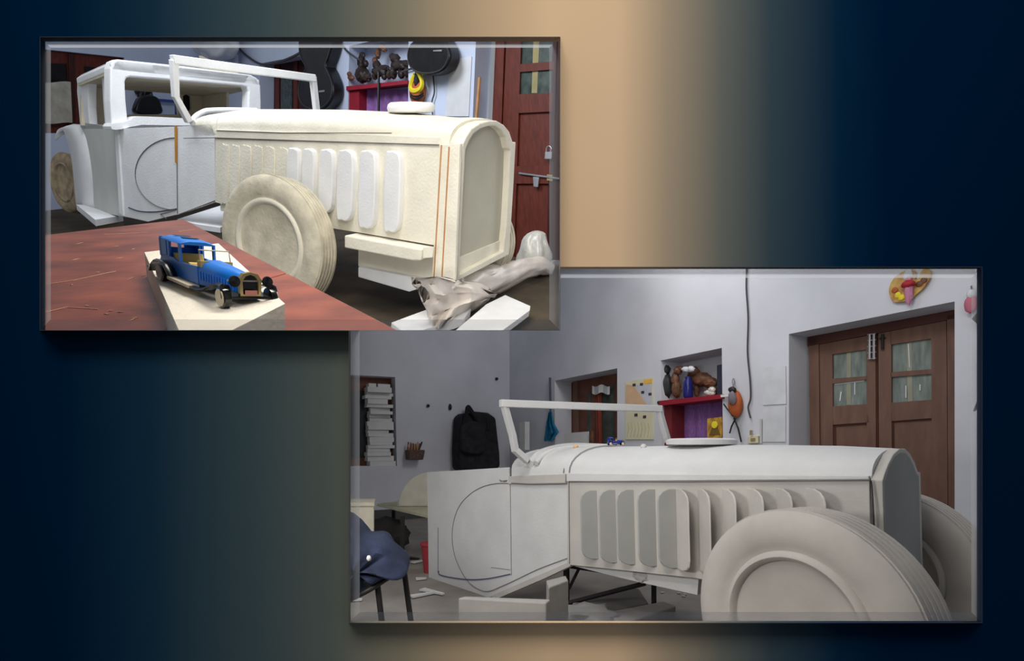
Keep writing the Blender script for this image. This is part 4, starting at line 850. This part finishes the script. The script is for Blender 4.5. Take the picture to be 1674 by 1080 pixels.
put('pack_body', prism(bp_, -R2.U * .38), blackcloth, t, bevel=.06, seg=3, smooth=True)
pk = R2.pts([(752, 735), (751, 705), (757, 692), (772, 688), (787, 695), (791, 715), (789, 738), (770, 742)], a=ac2 - .40)
put('front_pocket', prism(smoothpath(pk, 3, True), -R2.U * .1), blackcloth, t, bevel=.03, smooth=True)
put('shoulder_strap', tube(smoothpath(R2.pts([(764, 666), (760, 690), (755, 710), (756, 735)], a=ac2 - .45), 4), .04, 6), mat('dark_strap', (30, 30, 34), .9), t, smooth=True)
put('shoulder_strap', tube(smoothpath(R2.pts([(764, 666), (776, 680), (786, 700), (790, 730)], a=ac2 - .45), 4), .04, 6), MATS['dark_strap'], t, smooth=True)
put('top_handle', tube(smoothpath(R2.pts([(764, 676), (763, 667), (766, 664), (772, 672), (775, 678)], a=ac2 - .2), 4), .03, 6), MATS['dark_strap'], t, smooth=True)
put('side_pocket', prism(R2.pts([(789, 682), (796, 680), (798, 690), (799, 705), (792, 705)], a=ac2 - .3), -R2.U * .12), MATS['dark_strap'], t, bevel=.03)
for x, y in ((736, 665), (812, 619), (700, 663)):
    put('wall_hook', blob(R2.at(x, y, a=ac2 - .03), (R2.U * .04, R2.V * .03, R2.Z * (.06 if x == 736 else .03)), .2, 3, 2), darkm, label={736: 'dark coat hook on the wall just left of the backpack', 812: 'small screw hole mark high on the wall corner', 700: 'tiny nail mark midway between basket and hook'}[x], cat='hook')
# side table with white fender piece, cream carton, red bin
tz = .60
def q2(x, y, h): return R2.at(x, y, h=h)
tp = [q2(616, 823, tz), q2(650, 819, tz), q2(745, 823, tz), q2(745, 836, tz), q2(700, 842, tz)]
t = thing('side_table', 'beige topped side table behind the white door panel', 'table', Vector((tp[1].x, tp[1].y, 0)))
put('table_top', prism(tp, Vector((0, 0, -.03))), beige, t, bevel=.003)
for x, y in ((658, 842), (735, 850)):
    p = q2(x, y, tz - .03); put('leg', prism([p + Vector((-.02, -.02, 0)), p + Vector((.02, -.02, 0)), p + Vector((.02, .02, 0)), p + Vector((-.02, .02, 0))], Vector((0, 0, -(tz - .03)))), darkm, t)
p = q2(640, 826, tz - .03); put('leg', prism([p + Vector((-.02, .1, 0)), p + Vector((.02, .1, 0)), p + Vector((.02, .14, 0)), p + Vector((-.02, .14, 0))], Vector((0, 0, -(tz - .03)))), darkm, t)
c = q2(705, 828, tz); dwd = Vector((.8, .6, 0)).normalized()
arc = [c + Vector((math.cos(th) * .40, 0, math.sin(th) * .42)) for th in [math.pi * k / 16 for k in range(17)]]
put('foam_wheel_half', merge(prism(arc, Vector((.15, .34, 0)))), mat('offwhite_foam', (206, 202, 188), .8), bevel=.02, label='half round off white foam piece standing on the side table', cat='foam piece')
put('foam_scrap', box(q2(668, 826, tz) + Vector((0, 0, .03)), Vector((.12, .05, 0)), Vector((-.02, .05, 0)), Vector((0, 0, .03))), foam2, label='low foam piece on the left part of the side table', cat='foam piece')
zc = 5.2
cb = [Vector(((x - PX) / F * zc, zc, 0)) for x in (520, 611)]
hcx = EYE - (822 - PY) / F * zc
t = thing('carton', 'tall cream carton standing at the left edge behind the chair', 'carton', (cb[0] + cb[1]) / 2)
put('carton_body', prism([cb[0], cb[1], cb[1] + Vector((-.1, .4, 0)), cb[0] + Vector((-.1, .4, 0))], Vector((0, 0, hcx - .03))), mat('cream_card', (222, 216, 196), .8), t, bevel=.004)
put('carton_lid', prism([p + Vector((0, 0, hcx - .03)) for p in [cb[0] + Vector((-.01, -.015, 0)), cb[1] + Vector((.01, -.015, 0)), cb[1] + Vector((-.09, .41, 0)), cb[0] + Vector((-.11, .41, 0))]], Vector((0, 0, .035))), MATS['cream_card'], t, bevel=.004)
t0 = R2.at(704, 935, h=0)
bn = thing('waste_bin', 'red plastic bin peeking out behind the white door panel', 'bin', t0)
put('bin_body', lathe(t0, Vector((0, 0, 1)), [(.07, 0), (.10, .30), (.095, .30), (.065, .01)], 28), redplastic, bn, smooth=True)
put('bin_rim', lathe(t0 + Vector((0, 0, .29)), Vector((0, 0, 1)), [(.1, 0), (.11, .0), (.11, .02), (.1, .02)], 28), redplastic, bn, smooth=True)
put('dark_bundle', blob(R2.at(625, 872, h=.22), (Vector((.35, 0, 0)), Vector((0, .2, 0)), Vector((0, 0, .2))), .3, 3, 3), mat('dark_grey_cloth', (70, 68, 68), .9, .2), smooth=True, label='dark bundle on the floor below the side table', cat='bundle')
# chair with jacket
zc = 3.0
def Z2(x, y, z): return wp(x, y, z)
ch = thing('stool', 'black metal legged stool under the dark blue jacket', 'stool', Vector((-.78, 3.0, 0)))
def leg(x0, y0, x1, y1, z):
    a = Z2(x0, y0, z); b = Z2(x1, y1, z); d = (b - a); k = a.z / -d.z; return tube([a, a + d * k], .016, 8)
put('leg', leg(617, 955, 624, 1015, 2.75), darkm, ch, smooth=True); put('leg', leg(661, 935, 672, 1018, 2.95), darkm, ch, smooth=True)
put('leg', leg(540, 945, 532, 1015, 3.3), darkm, ch, smooth=True); put('leg', leg(520, 965, 510, 1015, 2.75), darkm, ch, smooth=True)
put('seat', prism([Z2(618, 960, 2.72), Z2(662, 935, 2.98), Z2(548, 938, 3.32), Z2(524, 962, 2.75)], Vector((0, 0, .04))), darkm, ch, bevel=.01)
put('frame_tube', tube(smoothpath([Z2(560, 985, 2.7), Z2(605, 963, 2.7), Z2(640, 940, 2.8), Z2(657, 930, 2.9), Z2(662, 938, 2.95)], 4), .014, 8), darkm, ch, smooth=True)
Lj = [(500, 830), (568, 853), (590, 872), (620, 884), (645, 902), (662, 922), (667, 936), (650, 938), (622, 950), (600, 964), (575, 976), (560, 982), (500, 1000)]
jo = smoothpath([Z2(x, y, 2.85) for x, y in Lj], 3, True)
cj = sum(jo, Vector()) / len(jo)
rings = []
for k, (s, dz) in enumerate(((.0, -.18), (.5, -.17), (.82, -.12), (.97, -.04), (1.0, .06), (.9, .22), (.5, .3), (.0, .32))):
    rings.append([cj + (p - cj) * max(s, .01) * (1 + .07 * noise.noise(p * 9 + Vector((k, 0, 0)))) + Vector((0, dz * (1 + .9 * noise.noise(p * 6 + Vector((0, k * .5, 0)))) + .045 * math.sin(p.x * 34 + p.z * 47 + k * .5) + .05 * noise.noise(p * 22), .012 * math.sin(p.x * 31 + k * 1.3))) for p in jo])
put('jacket', loft(rings), denim, smooth=True, sub=1, label='dark blue jacket thrown over the stool at the left edge', cat='jacket')
put('jacket_tag', blob(Z2(603, 912, 2.62), (Vector((.012, 0, 0)), Vector((0, .01, 0)), Vector((0, 0, .015))), .2, 3, 2), foam2, label='white tag showing in the folds of the dark blue jacket', cat='tag')
# floor scraps
rnd = random.Random(5)
for i, (x0, y0, x1, y1, lb) in enumerate(((690, 964, 725, 972, 'long white offcut on the floor left of the foam car'), (672, 976, 712, 969, 'thin white offcut crossing towards the door panel'), (680, 947, 697, 946, 'short white offcut below the red bin'), (674, 920, 690, 917, 'small offcut left of the red bin'), (570, 981, 592, 981, 'white strip on the floor at the left edge under the jacket'), (668, 912, 685, 914, 'dark offcut near the side table leg'))):
    a, b = R2.at(x0, y0, h=.01), R2.at(x1, y1, h=.01); d = (b - a).normalized(); s = Vector((-d.y, d.x, 0)) * .035
    put('floor_offcut', prism([a - s, b - s * .4, b + s * .4, a + s], Vector((0, 0, .015))), foam2 if i != 5 else darkm, label=lb, cat='offcut', group='offcuts on the workshop floor')
# ---------------- foam car in the workshop
rvw = Vector(((1320 - PX) / F * 2.33, 2.33, 0))
Vn = C2.V; q0 = rvw + Vn * .35
Bb = q0.dot(C2.V)
def S2(L, off=0): return C2.pts(L, b=Bb - off)
def s2(x, y): return C2.abh(x, y, b=Bb)
car2 = thing('foam_car', 'unfinished white foam car hood without cab on a steel stand in the grey workshop', 'car', C2.P(s2(1100, 800)[0], Bb + .45, 0))
def st2(a, ht, hc, wd_, hb, b0=0, k=16, p=2.2):
    pts = [C2.P(a, Bb + b0, hb)]
    for i in range(k + 1):
        th = math.pi * i / k; x = -math.cos(th); y = math.sin(th)
        x = math.copysign(abs(x) ** (2 / p), x); y = abs(y) ** (2 / p)
        pts.append(C2.P(a, Bb + b0 + wd_ / 2 + wd_ / 2 * x, ht + (hc - ht) * y))
    pts.append(C2.P(a, Bb + b0 + wd_, hb)); return pts
W2 = .88
stn = []
for x, yt, ydrop in ((1425, 779, -.002), (1330, 777, .012), (1200, 775, .020), (1080, 774, .020), (1000, 774, .014), (932, 774, .012)):
    q = s2(x, yt); stn.append(st2(q[0], q[2], 1.3 + ydrop, W2 + (1425 - x) / 500 * .12, q[2] - .3))
put('hood', loft(stn), foam2, car2, smooth=True)
qa, qb = s2(930, 775), s2(836, 768)
put('cowl', loft([st2(qa[0] + .005, qa[2] + .004, 1.325, 1.02, qa[2] - .3), st2(qb[0], qb[2] + .0, 1.30, 1.06, qb[2] - .3)]), foam2, car2, smooth=True)
put('cowl_molding', tube(smoothpath([C2.at(x, y, b=Bb + o_) for x, y, o_ in ((866, 758, -.01), (872, 751, .06), (880, 743, .15), (900, 735, .3), (935, 730, .5), (1000, 732, .8))], 5), .035, 8), foam2, car2, smooth=True)
put('cowl_molding', tube(smoothpath([C2.at(x, y, b=Bb + o_) for x, y, o_ in ((876, 757, -.01), (884, 748, .06), (895, 740, .15), (915, 734, .3), (945, 731, .5), (1000, 733, .75))], 5), .022, 8), foam2, car2, smooth=True)
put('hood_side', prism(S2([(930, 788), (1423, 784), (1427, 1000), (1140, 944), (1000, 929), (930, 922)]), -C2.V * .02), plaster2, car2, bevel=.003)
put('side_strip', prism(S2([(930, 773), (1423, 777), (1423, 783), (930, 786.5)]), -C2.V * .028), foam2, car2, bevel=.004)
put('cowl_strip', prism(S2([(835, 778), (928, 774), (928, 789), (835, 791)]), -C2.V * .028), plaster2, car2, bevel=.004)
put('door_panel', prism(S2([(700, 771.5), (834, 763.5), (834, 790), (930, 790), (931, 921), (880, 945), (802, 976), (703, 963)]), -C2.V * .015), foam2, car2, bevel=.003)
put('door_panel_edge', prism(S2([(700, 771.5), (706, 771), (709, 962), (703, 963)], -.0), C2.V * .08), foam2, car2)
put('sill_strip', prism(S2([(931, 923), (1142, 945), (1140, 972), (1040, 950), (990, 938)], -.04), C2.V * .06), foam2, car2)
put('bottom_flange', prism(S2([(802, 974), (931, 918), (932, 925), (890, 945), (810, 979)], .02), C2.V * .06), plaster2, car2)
def pl2(L, m, r=.006, off=.024): put('pencil_line', tube(smoothpath(S2(L, off), 4), r * .6, 4), m, car2)
pl2([(834, 765), (835, 790)], pencil, .007, .02); pl2([(834, 790), (836, 940)], pencil, .004, .018); pl2([(930, 787), (931, 921)], pencil, .005, .024)
pl2([(836, 789.5), (870, 791), (927, 790)], pencil, .009, .03); pl2([(930, 786.5), (1100, 787.5), (1422, 784)], pencil, .006, .03)
e2 = [(834, 790), (812, 790), (790, 795), (770, 806), (752, 825), (742, 850), (739, 880), (744, 910), (755, 935), (768, 953), (785, 964), (800, 966), (820, 958), (838, 950), (880, 930), (928, 912)]
pl2(e2, pencil, .006, .018); pl2([(716, 862), (716, 935)], bluep, .004, .018); pl2([(717, 933), (719, 939), (740, 944), (770, 947), (800, 945), (834, 938)], bluep, .009, .018)
pl2([(816, 784), (824, 787), (829, 785), (818, 786.5)], pencil, .005, .018); pl2([(803, 927), (834, 931)], pencil, .003, .018)
put('pencil_line', tube(smoothpath([C2.at(x, y, b=Bb + o_) + C2.Z * .006 for x, y, o_ in ((921, 774, -.01), (923, 764, .02), (928, 754, .1), (936, 746, .22), (945, 741, .32))], 4), .004, 4), pencil, car2)
# louver fins: D shaped plates, their lean taken from image pixels
def fin(x0, dx, yt, yb, dep=.11):
    root_t, root_b = C2.at(x0, yt, b=Bb - .015), C2.at(x0 + 3, yb, b=Bb - .015)
    H = (root_t - root_b).length; tip = C2.at(x0 + dx, yt, b=Bb - dep) - root_t; tip.z = 0
    Zd = (root_b - root_t) / H
    prf = [(0, -.05), (0, .45), (.03, .75), (.08, .93), (.15, 1), (.85, 1), (.92, .93), (.97, .75), (1, .45), (1, -.05)]
    put('louver', prism([root_t + Zd * H * h + tip * d for h, d in prf], -C2.U * .012), plaster2 if dx > 0 else mat('shaded_louver_face', (172, 172, 168), .8, .04, 3), car2, bevel=.003)  # fins facing away from the light get a darker copy, shade in the colour
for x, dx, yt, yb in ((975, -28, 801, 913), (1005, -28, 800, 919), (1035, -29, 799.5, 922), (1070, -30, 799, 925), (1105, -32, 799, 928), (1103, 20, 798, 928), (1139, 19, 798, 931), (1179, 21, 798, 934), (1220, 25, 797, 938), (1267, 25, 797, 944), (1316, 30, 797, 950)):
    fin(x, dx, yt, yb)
# radiator: shell, and face with its shade put into the grey
afr = s2(1444, 790)[0]
def Fr2(L, off=0): return C2.pts(L, a=afr - off)
oa = [(1446, 900), (1443, 785), (1447, 772), (1453, 757), (1461, 742), (1471, 733), (1480, 733), (1488, 741), (1495, 754), (1500, 768), (1501, 771), (1505, 772), (1508, 900), (1512, 990), (1450, 1060)]
pts = Fr2(oa)
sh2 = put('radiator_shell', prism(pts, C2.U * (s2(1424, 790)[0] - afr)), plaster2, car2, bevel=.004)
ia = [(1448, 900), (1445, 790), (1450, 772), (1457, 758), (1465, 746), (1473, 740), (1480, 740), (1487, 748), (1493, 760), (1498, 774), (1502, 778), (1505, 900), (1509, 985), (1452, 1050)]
put('radiator_face', prism(Fr2(ia, .003), C2.U * .002), faceshade, car2)
pl2([(1424, 785), (1426, 800), (1429, 860)], darkm, .006, .024)  # dark tube drawn in for the shade of the gap behind the shell
# windscreen frame
P0 = C2.at(868, 756, b=Bb); nw = (C2.U + C2.Z * .1).normalized()
nw = (C2.U * .9 + C2.V * .25 + C2.Z * .1).normalized()
def Wn2(L): return [on(x, y, P0, nw) for x, y in L]
put('windscreen_frame', merge(tube(Wn2([(862, 753), (842, 735), (838, 712), (824, 661)]), [.035, .035, .033, .033], 4, up=C2.U), tube(Wn2([(818, 659), (1080, 668)]), .04, 4, up=C2.U), tube(Wn2([(1076, 666), (1092, 722)]), .035, 4, up=C2.U)), foam2, car2, bevel=.004)
# wheels
W3 = yawed(30)
for off, nm in ((0, 'front_wheel'), (1.45, 'far_front_wheel')):
    tyre(car2, Vector((rvw.x, rvw.y, .515)) + C2.V * off, -W3.V, .515, .24, wheel2, name=nm, grooves=5, rim=.60)
c = C2.at(1146, 728, b=Bb + .4); c.z = 1.318
put('foam_disc', lathe(c, Vector((0, 0, 1)), [(.17, 0), (.225, .006), (.228, .035), (.2, .046), (.02, .05)], 40), foam2, smooth=True, label='flat round white foam cap on the hood in the grey workshop', cat='disc')
FNt, RNt = C2.at(1018, 733, b=Bb + .50), C2.at(998, 733, b=Bb + .42)
FNt.z = RNt.z = 1.322
toy(FNt, RNt, Vector((0, 0, 1)), Vector((.3, 1, 0)), toyblue2, toyblack, 'small dark blue toy car standing on top of the white hood', detail=False)
for x, m, lb in ((941, mat('peach_foam', (226, 190, 140), .7), 'small peach coloured foam bit on the hood behind the windscreen'), (1052, foam2, 'small white foam crumb on the hood beside the blue toy car')):
    p = C2.at(x, 731, b=Bb + .3); p.z = 1.29 + (.01 if x > 1000 else .01); put('foam_bit', blob(p + Vector((0, 0, .012)), (Vector((.022, 0, 0)), Vector((0, .02, 0)), Vector((0, 0, .018))), .2, 3, 2), m, smooth=True, label=lb, cat='foam bit')
# steel stand and foam blocks beneath
sd = thing('steel_stand', 'dark steel stand with braces carrying the hood', 'stand', C2.P(*(s2(926, 900)[:2]), 0))
def bar(name, L, m=darkm, r=.02):
    put(name, tube([p for p in L], r, 4), m, sd)
l0 = C2.at(926, 922, b=Bb + .12); bar('leg', [l0, Vector((l0.x, l0.y, 0))], r=.024)
l1 = C2.at(1069, 945, b=Bb + .6); bar('leg', [l1, Vector((l1.x, l1.y, 0))])
bar('brace', [C2.at(930, 985, b=Bb + .12), C2.at(1055, 953, b=Bb + .35)], r=.018)
bar('brace', [C2.at(930, 962, b=Bb + .12), C2.at(950, 922, b=Bb + .3)], r=.012)
bar('cross_bar', [C2.at(930, 925, b=Bb + .12), C2.at(1060, 945, b=Bb + .6)], r=.016)
def blockpx(L, hgt, label, m=foam2, h0=0.0):
    put('foam_block', prism([R2.at(x, y, h=hgt) for x, y in L], Vector((0, 0, -(hgt - h0)))), m, label=label, cat='block', bevel=.008)
blockpx([(749, 977), (760, 974), (900, 979), (893, 985)], .42, 'large white foam block on the floor under the door panel', mat('shaded_foam_block', (160, 156, 152), .8))  # white foam greyed in colour for the shade under the car
blockpx([(893, 948), (925, 940), (929, 948), (897, 960)], .45, 'narrow pale block between the foam block and the steel stand', MATS['shaded_foam_block'])
put('foam_sheet', prism([R2.at(x, y, h=.12) for x, y in [(935, 985), (1015, 957), (1045, 962), (1060, 985), (990, 1000)]], Vector((0, 0, -.12))), mat('shaded_sheet_foam', (120, 116, 112), .8), label='pale foam sheet behind the steel stand', cat='foam sheet', bevel=.01)  # sheet darkened in colour because it lies in shade
put('foam_plank', prism([R2.at(x, y, h=.12) for x, y in [(990, 1000), (1085, 982), (1105, 990), (1015, 1020)]], Vector((0, 0, -.12))), MATS['shaded_foam_block'], label='low foam plank on the floor right of the steel stand', cat='plank', bevel=.01)
put('wrapped_bundle', blob(R2.at(955, 1012, h=.08), (Vector((.25, .05, 0)), Vector((-.05, .2, 0)), Vector((0, 0, .1))), .35, 3, 3), mat('grey_plastic', (150, 148, 146), .5), smooth=True, label='crumpled grey bundle beside the leg of the steel stand', cat='bundle')
for i, (x, y) in enumerate(((1083, 968), (1110, 969), (1120, 971), (1118, 974))):
    c = R2.at(x, y, h=.008); put('foam_crumb', blob(c, (Vector((.02, 0, 0)), Vector((0, .015, 0)), Vector((0, 0, .008))), .2, 3, 1), foam2, label='tiny white foam crumb on the floor between stand and big wheel', cat='crumb', group='foam crumbs on the workshop floor')
cap = put('white_rag', blob(C2.at(1050, 942, b=Bb + .06), (C2.U * .07, C2.V * .04, C2.Z * .04), .35, 3, 3), mat('rag', (190, 188, 186), .9), smooth=True, label='white rag tied at the end of the steel brace', cat='rag')
for o in bpy.data.objects:
    if '_o' in o: del o['_o']
